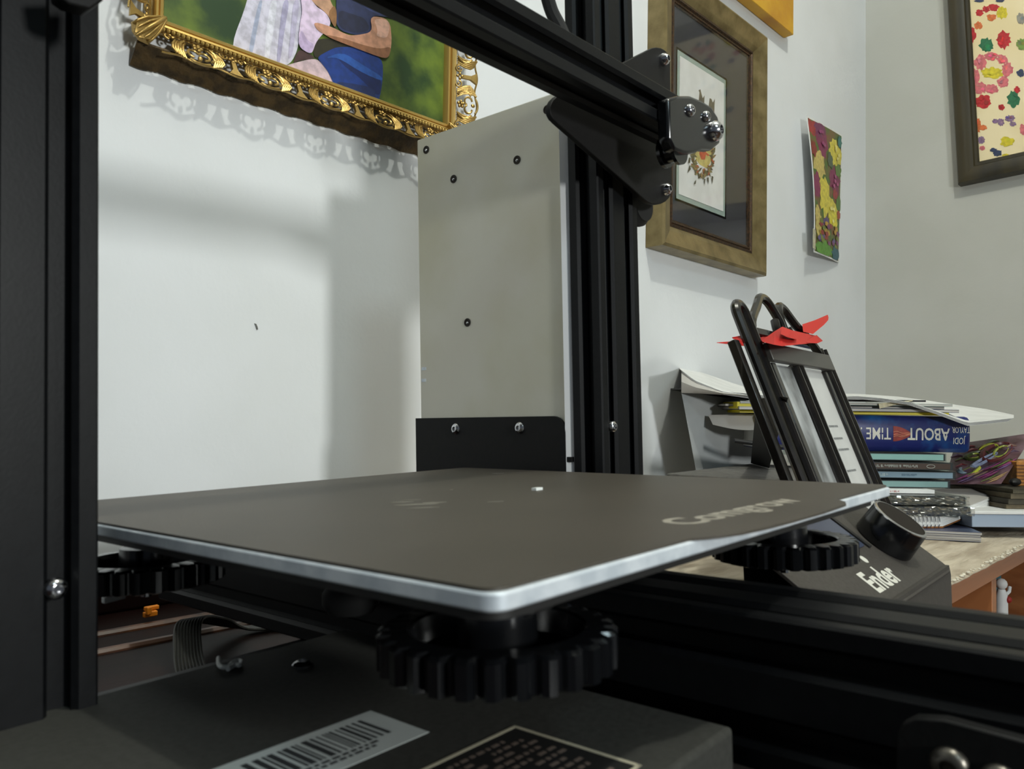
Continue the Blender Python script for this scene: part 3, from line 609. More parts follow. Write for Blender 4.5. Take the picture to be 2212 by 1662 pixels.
# wrapped cases
def jewel(x_, t_, z0, th, label, spine_m, an=0, marks=(), grp='jewel cases in the stack', w_=142, l_=124, name='disc_case', logo=False):
    c = thing(name, label, 'case', mid(x_, t_, z0, w_, l_, an), grp)
    build('tray', slab(MB(), x_-3, t_+1.2, z0+.9, z0+th-.9, w_-6, l_-3, an), paint((46, 48, 50)), c)
    build('spine_insert', slab(MB(), x_-7, t_+.5, z0+1.6, z0+th-1.6, w_-9, 1.0, an), spine_m, c)
    build('shell', slab(MB(), x_, t_, z0, z0+th, w_, l_, an), M['clear'], c, bevel=.5)
    p, r_, f_ = frame_of(x_-7, t_+.4, z0, 1, 1, an)
    for s0, word, c_, hh in marks:
        build('spine_print', strokes(p+r_*s0+V((0, 0, th/2-hh*.4)), r_, f_, word, hh*.8, .06, s0), paint(c_), c, kind='stuff')
    if logo:
        q = p+r_*22+V((0, 0, th/2)); build('oval_logo', MB().tube([q+r_*(4.6*math.cos(a_/8*PI))+V((0, 0, 1.9*math.sin(a_/8*PI)))-f_*.1 for a_ in range(17)], .35, 5), paint((200, 196, 190)), c)
    return c
for k in range(2):
    th = 10.4; la = ['clear film wrapped disc case directly on the spiral notebook', 'crinkly film wrapped disc case second up from the notebook'][k]
    c = jewel(2098-k*10, 862+k*3, z2, th, la, paint((120, 112, 104)), 4-2*k, grp='film wrapped cases', w_=150)
    p, r_, f_ = frame_of(2098-k*10, 862+k*3, z2, 1, 1, 4-2*k); rq = random.Random(k+5)
    jit = [[rq.uniform(-1.5, 1.5) for _ in range(7)] for _ in range(40)]
    build('film', MB().grid(lambda u, v: p-r_*2+r_*154*u-f_*(1.6+jit[int(u*39)][int(v*6)])+V((0, 0, .2+(th-.4)*v+.3*jit[int(u*39)][int(v*6)])), 39, 6), M['wrap'], c, smooth=0)
    build('dark_band', MB().obox(p+r_*(60+30*k)+f_*.3+V((0, 0, 2)), r_*40, f_*-.4, (0, 0, 6)), paint((40, 38, 36)), c)
    z2 += th+.3
# white sleeve with red print
sl = thing('card_sleeve', 'slim white card sleeve with red print on its edge below the disc cases', 'sleeve', mid(2019, 884, z2, 125, 125, 2))
build('card', slab(MB(), 2019, 884, z2, z2+4.2, 125, 125, 2), M['paper'], sl, bevel=.3)
p, r_, f_ = frame_of(2019, 884, z2, 1, 1, 2)
build('red_print', strokes(p+r_*40+V((0, 0, 1.0)), r_, f_, 10, 2.2, .06, 5), paint((170, 52, 44)), sl, kind='stuff')
z2 += 4.4
zz = z2
tops = []
gap = (SZ(2050, 979, 900)-zz)/4
specs = [(2054, 'teal spined disc case at the bottom of the four case pile', (150, 178, 178), [(74, 28, (190, 214, 214), 4.4)], False),
         (2065, 'pale blue spined disc case second from the bottom of the pile', (152, 170, 190), [(72, 20, (226, 232, 236), 4.2), (40, 17, (110, 134, 160), 3)], False),
         (2060, 'brown spined disc case with oval logo second from the top of the pile', (84, 58, 46), [(36, 56, (196, 192, 186), 3.6), (104, 9, (196, 192, 186), 3.6)], True),
         (2045, 'shiny silver teal disc case on top of the pile under the book', (160, 198, 194), [(96, 14, (60, 96, 96), 3.2)], False)]
for i, (x_, la, c_, mk, lg_) in enumerate(specs):
    jewel(x_, 898+(i % 2)*2, zz, gap-.5, la, mat('spine_%d' % i, c_, .35), [1, -1, 0.5, 0][i], mk, logo=lg_); zz += gap
# thick paperback lying upside down
bt_, bz0 = 912, zz+.2
bz1 = SZ(1980, 899, bt_)
bk = thing('thick_book', 'thick navy blue book lying upside down with white spine title', 'book', mid(2094, bt_, bz0, 236, 150, 0))
p, r_, f_ = frame_of(2094, bt_, bz0, 1, 1, 0); H = bz1-bz0
def sec(s_, infl=0):   # closed cross-section ring at distance s_ from the right end
    rr = []
    for a_ in range(9): an_ = -PI/2+PI*a_/8; rr.append(p+r_*s_-f_*((5.5+infl)*math.cos(an_))+V((0, 0, H/2+(H/2+infl)*math.sin(an_))))
    rr.append(p+r_*s_+f_*(150)+V((0, 0, H+infl))); rr.append(p+r_*s_+f_*150+V((0, 0, -infl))); return rr
mb = MB(); S_ = [(0, -6), (.8, -3), (2.5, -1), (6, 0), (230, 0), (236, -1)]
build('cover', mb.loft([sec(s_, i_) for s_, i_ in S_]), M['book'], bk)
build('pages', MB().obox(p+r_*-.6+f_*8+V((0, 0, 2)), r_*237, f_*140, (0, 0, H-4)), M['paper'], bk)
def spm(s0, z0_):
    def f(x, y, z_):
        zc = z0_-y; an_ = math.asin(max(-1, min(1, (zc-H/2)/(H/2)))); return p+r_*(s0+x)-f_*(5.5*math.cos(an_)+.25)+V((0, 0, zc))
    return f
tx = lambda f_, k_: (lambda x, y, z_: f_(x*k_, y, z_))
build('title_word', text('ABOUT', tx(spm(25.5, H*.5+6.4), .74), size=19, offset=.35), M['white_print'], bk)
build('title_word', text('TIME .', tx(spm(91.5, H*.5+6.4), .7), size=19, offset=.12), M['white_print'], bk)
build('author_line', text('JODI', tx(spm(8, H*.5-3.5), .62), size=10.5, offset=.05), M['white_print'], bk)
build('author_line', text('TAYLOR', tx(spm(2.5, H*.5+8.5), .55), size=9.6, offset=.05), M['white_print'], bk)
f = spm(0, 0)
def emf(u, v):
    ht = 8.6*(1-.75*u*u); return f(89-19*u, -(H/2+ht*(2*v-1)), 0)
emb = build('emblem', MB().grid(emf, 10, 12, tuple(FH*.15)), paint((138, 44, 34)), bk, label='rust red boat shaped emblem on the spine')
for vv in (.3, .42, .6): build('emblem_line', MB().tube([emf(i_/8, vv+.06*math.sin(i_))-FH*.1 for i_ in range(9)], .28, 5), paint((206, 140, 104)), emb)
# magazines above the book
z3 = bz1+.8
mg = [(2050, 905, 3.2, 235, 'yellow', 'magazine with bright yellow spine lying on the navy book', -1), (2072, 903, 3.4, 250, 'navy', 'dark glossy magazine above the yellow spined one', 2), (2040, 906, 3.0, 245, 'black_mat', 'black magazine in the middle of the loose pile', -2), (2058, 902, 2.8, 240, 'mount_green', 'greenish grey folder under the black card', 1)]
for x_, t_, th, w_, m_, la, an in mg:
    b_ = thing('magazine', la, 'magazine', mid(x_, t_, z3, w_, 200, an), 'magazines under the loose papers')
    build('pages', slab(MB(), x_, t_+.4, z3+.3, z3+th-.3, w_, 200, an), M['paper_grey'] if m_ != 'yellow' else M['yellow'], b_)
    mb = slab(MB(), x_, t_, z3, z3+.4, w_, 202, an); slab(mb, x_, t_, z3+th-.4, z3+th, w_, 202, an)
    build('cover', mb, M[m_], b_); z3 += th+.2
# folded cream sheet
q = [DD(1898, 872, 898), DD(1972, 865, 900), DD(1900, 883, 898)]
build('folded_leaflet', MB().loft([[q[0], DD(1900, 883, 897), DD(1902, 881.5, 897)], [q[1], DD(1972, 866, 900), DD(1972, 865.3, 901)]]), paint((214, 204, 170)), label='folded cream leaflet sticking out beneath the loose papers', cat='leaflet', base=tuple(q[1]), smooth=0)
# black thin card and loose papers on top
zc = z3+.4
bc = thing('black_folder', 'thin black card folder lying beneath the curling white papers', 'folder', mid(2000, 900, zc, 330, 200, 0))
pl, plr = DD(1482, 838, 905), DD(1960, 872, 905)
topf = lambda u, v: DD(1482+(2000-1482)*u, 837+(862-837)*min(1, u*2.2)+max(0, u-.5)*6, 903)+FH*190*v+V((0, 0, 3*v))
build('card', MB().grid(topf, 20, 4, (0, 0, -2)), M['black_mat'], bc)
TL = [(1468, 793), (1520, 806), (1580, 827), (1640, 845), (1760, 850), (1850, 851), (1940, 857), (2000, 865), (2060, 874), (2130, 884), (2192, 897)]
CL = [(1468, 797), (1500, 822), (1560, 846), (1620, 855), (1760, 860), (1850, 856), (1900, 860), (1960, 868), (2020, 888), (2090, 914), (2140, 909), (2192, 903)]
def interp(L, x):
    if x <= L[0][0]: return L[0][1]
    for (a1, b1), (a2, b2) in zip(L, L[1:]):
        if x <= a2: return b1+(b2-b1)*(x-a1)/(a2-a1)
    return L[-1][1]
def paperf(dz, xl, xr):
    def f(u, v):
        x = xl+(xr-xl)*u; tf = 893-14*max(0, u-.6); tb = 1040-60*max(0, u-.8)*5*.4
        a_ = DD(x, interp(CL, x), tf); b_ = DD(x, interp(TL, x), tb); p_ = a_.lerp(b_, v); p_.z += dz-1.2*math.sin(PI*v); return p_
    return f
for i in range(5):
    lab = ['topmost curling white sheet on the desk stack', 'second curling white sheet from the top of the stack', 'third curling white sheet from the top of the stack', 'fourth curling white sheet from the top of the stack', 'lowest curling white sheet above the black folder'][i]
    build('paper_sheet', MB().grid(paperf(-.75*i, 1468+i*3+(40 if i > 2 else 0), 2190-i*3), 60, 8, (0, 0, -.25)), M['paper'], label=lab, cat='paper', group='curling papers on top of the stack', base=tuple(DD(1800, 855-i, 960)))
build('underside_shade', MB().grid(lambda u, v: DD(1472+170*u, interp(CL, 1472+170*u)+1+(848+8*u-interp(CL, 1472+170*u))*v, 896-6*math.sin(PI*v)), 16, 4, tuple(FH*.5)), M['paper_grey'], label='added grey flap standing in for the shaded underside of the curling sheets at their left end', cat='paper', base=tuple(DD(1540, 850, 900)))  # flap filling the curl, the sheets' underside shade put into its grey colour
# glossy white sheet bent down at the left of the stack
def gl(u, v):
    x = 1472+178*u+34*v*(1-u)
    y = 846+25*u+(1030-846-25*u)*v
    return DD(x, y, 900+70*math.sin(PI*u*.6)+20*v)
build('bent_sheet', MB().grid(gl, 24, 24, tuple(FH*1.0)), M['sheen'], label='large glossy white sheet bent down left of the easel leg', cat='sheet', base=tuple(RZ(1560, 1030, -96)))
build('bent_flap', MB().grid(lambda u, v: DD(1530+110*u+10*v, 897-3*u+(32+4*u)*v*(.5+.5*math.sin(PI*u*.6+.3)), 930-12*v), 12, 5, tuple(FH*.8)), M['paper_grey'], label='folded grey paper flap poking out behind the easel frame', cat='paper', base=tuple(DD(1590, 910, 930)))
build('pen', MB().tube([DD(1586, 952, 880), DD(1690, 966, 880)], 2.6, 10), M['black_mat'], label='thin black pen lying behind the easel leg', cat='pen', base=tuple(DD(1640, 960, 880)))
ymz = [DD(1592, 880, 900), DD(1660, 890, 900)]
build('yellow_booklet', MB().prism([DD(1592, 868, 899), DD(1680, 872, 899), DD(1680, 888, 899), DD(1592, 883, 899)], FH*120), M['yellow'], label='yellow edged booklet sticking out left of the easel frame', cat='booklet', base=tuple(DD(1636, 880, 960)), bevel=.5)

# picture book cover leaning behind, and things at far right
ac = thing('picture_book', 'dark swirly coloured picture book propped behind the disc cases', 'book', tuple(RZ(2110, 1046, -60)))
K = [DD(2040, 1047, 925), DD(2163, 1046, 905), DD(2236, 935, 985), DD(2066, 960, 1010)]
build('cover', MB().prism(K, FH*3), M['artcover'], ac, bevel=.4)
nrm = (K[1]-K[0]).cross(K[3]-K[0]).normalized(); nrm = nrm if nrm.dot(FH) < 0 else -nrm
def KF(u, v, h=.3): return K[0].lerp(K[1], u).lerp(K[3].lerp(K[2], u), v)+nrm*h
mb = MB(); ms = []
def stroke(c, pts, r, h):
    m_ = paint(c, .4)
    if m_ not in ms: ms.append(m_)
    mb.mi = ms.index(m_); mb.tube([KF(u, v, h) for u, v in pts], r, 5, rf=lambda t_: r*(.25+math.sin(PI*t_)))
def el(cx, cy, a_, b_, rot=0, n=16, s0=0, s1=2*PI): return [(cx+a_*math.cos(s0+(s1-s0)*i/n)*math.cos(rot)-b_*math.sin(s0+(s1-s0)*i/n)*math.sin(rot), cy+a_*math.cos(s0+(s1-s0)*i/n)*math.sin(rot)+b_*math.sin(s0+(s1-s0)*i/n)*math.cos(rot)) for i in range(n+1)]
stroke((196, 202, 70), el(.48, .72, .14, .12, .2, s0=.3, s1=2.6), 2.2, .3)
stroke((176, 190, 70), el(.30, .62, .1, .06), 1.3, .4); stroke((60, 74, 30), el(.36, .62, .16, .09, .1), 2.2, .2)
stroke((200, 206, 60), el(.36, .32, .12, .12, .3, s0=-1.6, s1=.2), 2.4, .5); stroke((128, 150, 164), el(.28, .32, .1, .08, 0, s0=2.5, s1=5), 2.6, .4)
stroke((190, 200, 80), el(.68, .66, .09, .12), 1.2, .5); stroke((104, 44, 46), el(.62, .66, .2, .2, .2), 2.4, .15)
stroke((150, 160, 190), el(.5, .5, .2, .05, .8), 2.2, .35)
for i in range(26):
    u0 = rw.uniform(.35, .95); v0 = rw.uniform(.03, .35); stroke([(140, 60, 112), (104, 78, 120), (160, 130, 90), (84, 60, 84), (100, 112, 60)][i % 5], [(u0-.18, v0-.02), (u0-.05, v0+.05), (min(.98, u0+.05), v0+.14)], 1.1, .45)
for i in range(18):
    u0 = rw.uniform(.05, .9); v0 = rw.uniform(.35, .9); stroke([(110, 40, 44), (70, 80, 40), (90, 70, 90), (140, 110, 90)][i % 4], [(u0-.08, v0), (u0, v0+.05), (min(.98, u0+.09), v0+.02)], 1.4, .12)
build('cover_art', mb, ms, ac)
wb = thing('pale_blue_box', 'pale blue grey flat box with white lid lying right of the notebook', 'box', tuple(SP(2190, 900, -84.8)))
build('body', slab(MB(), 2330, 872, -84.8, -71, 120, 150, 3), M['bluebox'], wb, bevel=.8)
build('lid', slab(MB(), 2331, 871, -70.8, -67.5, 122, 152, 3), M['paper'], wb, bevel=.5)
zb = -67.2
for i, (c_, th) in enumerate([((96, 84, 60), 5), ((70, 64, 48), 6), ((104, 94, 72), 6), ((84, 78, 60), 5)]):
    b_ = thing('old_magazine', ['lowest', 'second lowest', 'second highest', 'highest'][i]+' old olive brown magazine in the pile on the pale blue box', 'magazine', tuple(SP(2250, 960, zb)), 'old magazines at the right edge')
    build('pages', slab(MB(), 2332+i*3, 893, zb, zb+th-.4, 84, 120, 2+i), paint(c_), b_, bevel=.3)
    build('cover', slab(MB(), 2333+i*3, 892, zb+th-.4, zb+th, 86, 122, 2+i), paint(tuple(int(v*.7) for v in c_)), b_); zb += th+.1
ob = thing('ribbed_box', 'orange ribbed basket behind the picture book at the right edge', 'basket', tuple(SP(2250, 960, zb)))
build('side', slab(MB(), 2330, 930, zb, zb+28, 72, 60, 0), paint((190, 128, 52)), ob, bevel=1)
for i in range(6): build('rib', slab(MB(), 2330, 928.6, zb+3+i*4, zb+4.2+i*4, 72, 1.5, 0), paint((110, 66, 26)), ob)
build('black_pouch', MB().ball(tuple(SP(2192, 921, zb+5)), 6, 14, 8, (1.9, 1, .75)), M['black_mat'], label='small black pouch in front of the orange basket', cat='pouch', base=tuple(SP(2196, 921, zb)))

# ================================================================ the 3D printer (its own slightly turned frame)
PBASE = (120, 120, -104)
pr = bpy.data.objects.new('three_d_printer', None); col.objects.link(pr); BASE[pr.name] = PBASE
mm = MP.to_4x4(); mm.translation = W(p2r(PBASE)); pr.matrix_world = mm
pr['label'] = 'black aluminium framed desktop printer with square dark build plate filling the foreground'; pr['category'] = 'printer'
def part(name, mb, m, parent=pr, **k): return build(name, mb, m, parent, base=PBASE, **k)
def side_pts(L, slots):   # profile along one side, (distance, depth)
    out = [(.8, 0)]
    for c in slots: out += [(c-4.6, 0), (c-3.1, 1.6), (c-3.1, 2.2), (c-5.2, 2.2), (c-5.2, 4), (c-2.8, 6.2), (c+2.8, 6.2), (c+5.2, 4), (c+5.2, 2.2), (c+3.1, 2.2), (c+3.1, 1.6), (c+4.6, 0)]
    return out+[(L-.8, 0)]
def vprofile(w_, h_):
    sl = lambda L: [10+20*i for i in range(int(L//20))]
    P_ = [(a_, b_) for a_, b_ in side_pts(w_, sl(w_))]+[(w_-b_, a_) for a_, b_ in side_pts(h_, sl(h_))]+[(w_-a_, h_-b_) for a_, b_ in side_pts(w_, sl(w_))]+[(b_, h_-a_) for a_, b_ in side_pts(h_, sl(h_))]
    return P_
def bar(x0, y0, z0, w_, h_, axis, L):
    P_ = vprofile(w_, h_)
    if axis == 'z': r = lambda t_: [(x0+a_, y0+b_, z0+t_) for a_, b_ in P_]
    if axis == 'x': r = lambda t_: [(x0+t_, y0+a_, z0+b_) for a_, b_ in P_]
    if axis == 'y': r = lambda t_: [(x0+a_, y0+t_, z0+b_) for a_, b_ in P_]
    return MB().loft([r(0), r(L)])
AL = M['black_al']
def bolt(p, d, r, parent, h=None, name='bolt', m=None):   # button head screw with hex recess
    h = h or r*.75; p = V(p); d = V(d).normalized()
    return part(name, MB().lathe(p-d*.5, d, [(0, r), (h*.35+.5, r), (h*.75+.5, r*.82), (h+.5, r*.52), (h+.5, r*.42), (h*.45+.5, r*.40), (h*.45+.5, 0)], 18), m or M['chrome'], parent)
upl = part('upright', bar(-45, 148, -63, 40, 20, 'z', 480), AL, smooth=20); upr = part('upright', bar(252, 148, -63, 40, 20, 'z', 480), AL, smooth=20)
part('top_beam', bar(-45, 148, 417, 20, 20, 'x', 337), AL, smooth=20)
q = PY(120, 1272, 147.5); bolt(q, (0, -1, 0), 3.0, upl)
q = PY(1322, 922, 148.5); bolt(q, (0, -1, 0), 3.2, upr)
xb = part('gantry_beam', bar(-62, 110, 178, 20, 20, 'x', 362), AL, smooth=20)
# gantry plates, wheels
def plate_px(pts, y0, y1): return MB().prism([PY(a_, b_, y0) for a_, b_ in pts], (0, y1-y0, 0))
rp = hull([(1418, 132, 30), (1418, 408, 34), (1222, 236, 34), (1416, 270, 30)], 20)
gp = part('gantry_plate', plate_px(rp, 138, 141), M['black_plate'], bevel=.4)
for q_ in ((1430, 130), (1434, 410)): bolt(PY(*q_, 138), (0, -1, 0), 3.6, gp, 4.5); part('thread', MB().cyl(PY(q_[0]-2, q_[1], 138), V(PY(q_[0]-2, q_[1], 138))+V((0, 12, 0)), 2.2), M['chrome'], gp)
def wheel(c, d, parent, R=11.8):
    return part('wheel', MB().lathe(V(c)-V(d)*5, d, [(0, 4), (0, R-2.5), (1.5, R-2.2), (3.8, R), (6.2, R), (8.5, R-2.2), (10, R-2.5), (10, 4)], 30), M['rubber'], parent)
for z_ in (226, 152): wheel((303.5, 155, z_), (0, 1, 0), gp)
wheel((240.5, 155, 190), (0, 1, 0), gp)
lp = hull([(-56, 152, 11), (-56, 228, 11), (14, 190, 12)], 16)
gl_ = part('gantry_plate', MB().prism([(a_, 138, b_) for a_, b_ in lp], (0, 3, 0)), M['black_plate'], bevel=.4)
for z_ in (226, 152): wheel((-56.5, 155, z_), (0, 1, 0), gl_)
wheel((6.5, 155, 190), (0, 1, 0), gl_)
sw = part('carriage_bracket', MB().prism([PY(*q_, 126) for q_ in ((120, -60), (226, -60), (224, 0), (196, 20), (150, 8), (128, -8))], (0, 6, 0)), M['black_plate'], bevel=.6)
# belt tensioner
tp = [(1444, 212), (1466, 206), (1492, 206), (1516, 216), (1538, 230), (1552, 252), (1560, 284), (1556, 310), (1540, 324), (1520, 322), (1504, 330), (1480, 332), (1458, 324), (1446, 300)]
bt2 = part('belt_tensioner', MB().prism([PY(a_, b_, 103) for a_, b_ in tp], (0, 7, 0)), M['black_plastic'], bevel=1.6)
bolt(PY(1490, 239, 103), (0, -1, 0), 3.4, bt2, 2.4); bolt(PY(1524, 252, 103), (0, -1, 0), 3.0, bt2, 2.4)
bolt(PY(1541, 284, 103), (0, -1, 0), 5.6, bt2, 5.0, name='cap_nut')
part('pulley', MB().lathe(PY(1470, 322, 106), (0, 1, 0), [(0, 5), (0, 8), (2, 8), (2, 6), (8, 6), (8, 8), (10, 8), (10, 5)], 20), M['black_plastic'], bt2)
part('drive_belt', MB().box(-40, 290, 116, 123, 198.2, 199.4), M['rubber'], xb)
part('cable', MB().tube(crv([PY(1168, -60, 158), PY(1180, -15, 158), PY(1192, 25, 158), PY(1210, 60, 156), PY(1232, 110, 152)], 24), 3.6, 10), M['rubber'], label='thick black cable hanging behind the gantry beam')
# power supply on the right upright
ps = part('power_supply', MB().box(253, 301, 172.6, 290.5, -12, 211.8), M['steel'], bevel=1.0, label='dull galvanised steel power supply case')
part('glare_strip', MB().add([(250.9, 172.4, -12), (250.9, 172.4, 208), (253.6, 168.3, 208), (253.6, 168.3, -12), (258, 172.4, 208), (258, 172.4, -12)], [[0, 1, 2, 3], [3, 2, 4, 5], [1, 4, 2], [0, 3, 5], [0, 5, 4, 1]]), M['steel_glare'], ps, label='added near white steel strip slanted to catch a bright glare', smooth=0)  # strip added beside the case, slanted and whitened to give a bright glare
for q_ in ((921, 324), (980, 387), (1117, 346), (1182, 237), (1010, 697)):
    c = PX(*q_, 253); part('screw', MB().lathe((252.9, c.y, c.z), (-1, 0, 0), [(0, 2.6), (.35, 2.6), (.35, 1.9), (.1, 1.5), (.15, 0)], 18), M['dark_hole'], ps)
    part('screw_tip', MB().ball((252.8, c.y-.2, c.z-.3), .95, 8, 6), M['chrome'], ps)
for y_ in (797, 822):
    a_ = PX(915, y_, 253); part('tab_slot', MB().box(252.7, 253.2, a_.y-2.4, a_.y+1.6, a_.z-1, a_.z+1), M['alu'], ps)
A_ = PX(1150, 900, 251); B_ = PX(905, 905, 251); zt_ = A_.z
lw = MB(); pts = [(172.2, -14), (172.2, zt_-9)]+[(172.2+9-9*math.cos(i*PI/12), zt_-9+9*math.sin(i*PI/12)) for i in range(1, 7)]+[(293, zt_), (293, -14)]
lc = part('inlet_cover', lw.prism([(250.8, a_, b_) for a_, b_ in pts], (2.0, 0, 0)), M['black_plate'], label='black lower cover of the power supply')
for q_ in ((985, 927), (1123, 925)): c = PX(*q_, 250.8); bolt(c, (-1, 0, 0), 3.4, lc, 2.0)
part('cover_gap_bridge', MB().box(251.2, 253.4, 168.6, 172.4, 3.8, 6.6), M['black_plate'], lc)
# base
part('crossbar', bar(-45, 160, -83, 40, 20, 'x', 337), AL, smooth=20)
yr = part('bed_rail', bar(97, -125, -63, 40, 40, 'y', 450), AL, smooth=20)
part('front_crossbar', bar(-45, -85, -83, 40, 20, 'x', 337), AL, smooth=20)
for x_, y_ in ((-30, 182), (280, 182), (-30, -64), (280, -64)):
    zr = -83; dz = (p2r((x_, y_, zr)).z+97)/1.0
    part('rubber_foot', MB().cyl((x_, y_, -83), (x_, y_, -83-dz+.1), 9), M['rubber'])
# carriage under the bed
ck = MB()
arms = [(35, 31), (206, 33), (34, 203), (203, 203)]
for (x_, y_) in arms:
    h_ = hull([(x_, y_, 14), (117, 117+(y_-117)*.45, 16)], 14); ck.prism([(a_, b_, -12.6) for a_, b_ in h_], (0, 0, 2.6))
ck.prism([(a_, b_, -12.6) for a_, b_ in rrect(84, 150, 74, 160, 8)], (0, 0, 2.6))
cp = part('bed_carriage', ck, M['black_plate'], smooth=0)
for y_ in (85, 150):
    for x_ in (86, 148):
        part('wheel', MB().lathe((x_, y_, -42), (0, 0, 1), [(0, 4), (0, 8.5), (3, 10.6), (7, 10.6), (10, 8.5), (10, 4), (29, 3.4)], 24), M['rubber'], cp)
kn = MB(); R0 = 27.4; n_ = 280; sl_ = 28
def kr(i, rr): t_ = i/n_*sl_; fr = t_-math.floor(t_); return rr-1.9*max(0, math.cos(PI*(fr-.5)/.42) if abs(fr-.5) < .21 else 0)**.6-.5*(abs(fr-.5) < .3)
def kring(z_, rr, serr=True): return [((kr(i, rr) if serr else rr)*math.cos(2*PI*i/n_), (kr(i, rr) if serr else rr)*math.sin(2*PI*i/n_), z_) for i in range(n_)]
kn.loft([kring(0, 7, False), kring(0, R0-3), kring(.8, R0), kring(8.0, R0), kring(8.8, R0-1.1), kring(9.0, 20.5, False), kring(8.5, 19.8, False), kring(3, 19, False), kring(2.6, 9.5, False), kring(13, 9, False)])
proto = None
rk = random.Random(3)
for i, (x_, y_) in enumerate(arms):
    if proto is None:
        proto = build('levelling_knob', kn, M['black_plastic'], pr, base=(0, 0, 0), smooth=30); proto.name = 'levelling_knob'
        k_ = proto; kk = build('stud', MB().lathe((0, 0, -5), (0, 0, 1), [(0, 1.6), (0, 1.9), (5, 1.9), (5, 3.6), (7.4, 3.6), (7.4, 1.9), (20, 1.9)], 12), M['chrome'], k_, base=(0, 0, 0))
    else:
        k_ = proto.copy(); col.objects.link(k_)
        kk2 = kk.copy(); col.objects.link(kk2); kk2.parent = k_
    k_.parent = pr; zk = (-26.6, -28.4, -28.8, -28.2)[i]; k_.location = (V((x_, y_, zk))-V(PBASE))/1000; k_.rotation_euler = (0, 0, rk.uniform(0, 1))
    part('bed_spring', MB().lathe((x_, y_, -10), (0, 0, 1), [(0, 6.5), (0, 10.5), (1.2, 11.2), (2.4, 10.2), (3.6, 11.2), (5, 10.5), (5, 6.5)], 26), M['rubber'])
part('wire_clip', MB().obox(PY(226, 1306, 214), (9, 3, 0), (0, 3, 0), (0, 0, 2.2)), M['white_pl'], label='small white plastic wire clip', bevel=.4)
# bed
def plate2(pts, z0, z1): return MB().prism([(a_, b_, z0) for a_, b_ in pts], (0, 0, z1-z0))
hb = part('heated_bed', plate2(rrect(0, 234, 0, 235, 4), -4.2, -.7), M['alu'], bevel=.5, label='silvery aluminium heated bed with bare edge')
part('insulation', plate2(rrect(5, 229, 5, 230, 6), -7.4, -4.2), M['black_mat'], hb)
tabp = rrect(.6, 234.2, 1.2, 234.6, 4, 4)
# front tab of the flexible sheet, inserted in the outline between the last two corners
i0 = 5*3
tab = [(70, .8), (78, -3), (86, -5.5), (98, -6.8), (112, -7.4), (136, -7.6), (160, -6.6), (167, -4), (171, -.6), (174, 1.0)]
outl = tabp[:3*5]+tab+tabp[3*5:]
sh = part('build_sheet', plate2(outl, -.7, 0), M['bed'], hb, label='dark brown grey flexible build sheet')
o1 = PZ(1466, 1136, 0)
e1 = (PZ(1748, 1087, 0)-PZ(1466, 1152, 0)); e1.z = 0; wlen = e1.length; e1.normalize(); e2 = V((-e1.y, e1.x, 0))
part('brand_lettering', text('Comgrow', lambda x, y, z_: V((PZ(1466, 1146, 0).x, PZ(1466, 1146, 0).y, .06))+e1*(x*1.02+9)+e2*(y*.95+2.0), size=17.5, offset=.45), M['bed_print'], sh)
rr_ = random.Random(9)
for (a_, b_, L, w_) in ((868, 1085, 9, 1.2), (900, 1090, 14, 1.6), (935, 1086, 8, 1.3), (915, 1097, 9, 1), (890, 1080, 6, .8), (1075, 1023, 6, .6), (1068, 1084, 5, .7), (975, 1058, 1.2, 1.2)):
    c = PZ(a_, b_, .05); part('residue_streak', MB().prism(blob(lambda x, y: V((c.x+x, c.y+y, .02)), 0, 0, w_, L*.5, 12, .35, ang=.9, seed=a_), (0, 0, .08)), M['residue'], sh)
c = PZ(1160, 1059, .05); part('plastic_scrap', MB().box(c.x-2, c.x+2.2, c.y-1.2, c.y+1.2, .02, 1.0), M['white_pl'], sh)
# mainboard case under the bed
mc = part('mainboard_case', MB().box(-46, 90, 0, 157, -84, -50), M['case'], bevel=1.5)
part('lid_seam', MB().box(-46.3, 90.3, -.3, 157.3, -62.2, -61.4), M['black_mat'], mc)
bolt((51.5, 131, -50), (0, 0, 1), 3.4, mc, 1.8); bolt((-20, 70, -50), (0, 0, 1), 3.4, mc, 1.8)
L1 = part('barcode_label', plate2([(-48+2, 58.5), (39, 58.5), (39.4, 82), (-46, 82)], -49.95, -49.8), M['label'], mc)
mb = MB(); rq = random.Random(11)
for y0_, y1_, x0__, x1__ in ((66, 78.5, -2, 33), (66, 78.5, -44, -8)):
    x_ = x0__
    while x_ < x1__: w_ = rq.choice((.5, .8, 1.2, 1.7)); mb.box(x_, x_+w_, y0_, y1_, -49.8, -49.74); x_ += w_+rq.choice((.5, .8, 1.2))
for yy in (62.2, 64.0):
    x_ = -44
    while x_ < 26: w_ = rq.uniform(1, 2.4); mb.box(x_, x_+w_, yy, yy+1.0, -49.8, -49.74); x_ += w_+.7
part('barcode_print', mb, M['ink'], L1, kind='stuff')
L2 = part('rating_label', plate2([(-26, 6), (55.5, 6), (54.8, 44), (-26, 44)], -49.95, -49.8), M['black_mat'], mc, label='black label with a cream outline')
mb = MB(); mb.box(-26, 55.5, 43, 44, -49.8, -49.72).box(54.4, 55.5, 6, 44, -49.8, -49.72).box(-26, 55.5, 6, 7, -49.8, -49.72)
part('label_border', mb, M['cream'], L2)
mb = MB()
for r0 in range(11):
    x_ = -20+rq.uniform(0, 3); 
    while x_ < 50:
        w_ = rq.uniform(.8, 3.0)
        if rq.random() < .8: mb.box(x_, x_+w_, 10+r0*2.9, 11.1+r0*2.9, -49.8, -49.74)
        x_ += w_+.9
part('label_print', mb, mat('dim_print', (96, 84, 76), .6), L2, kind='stuff')
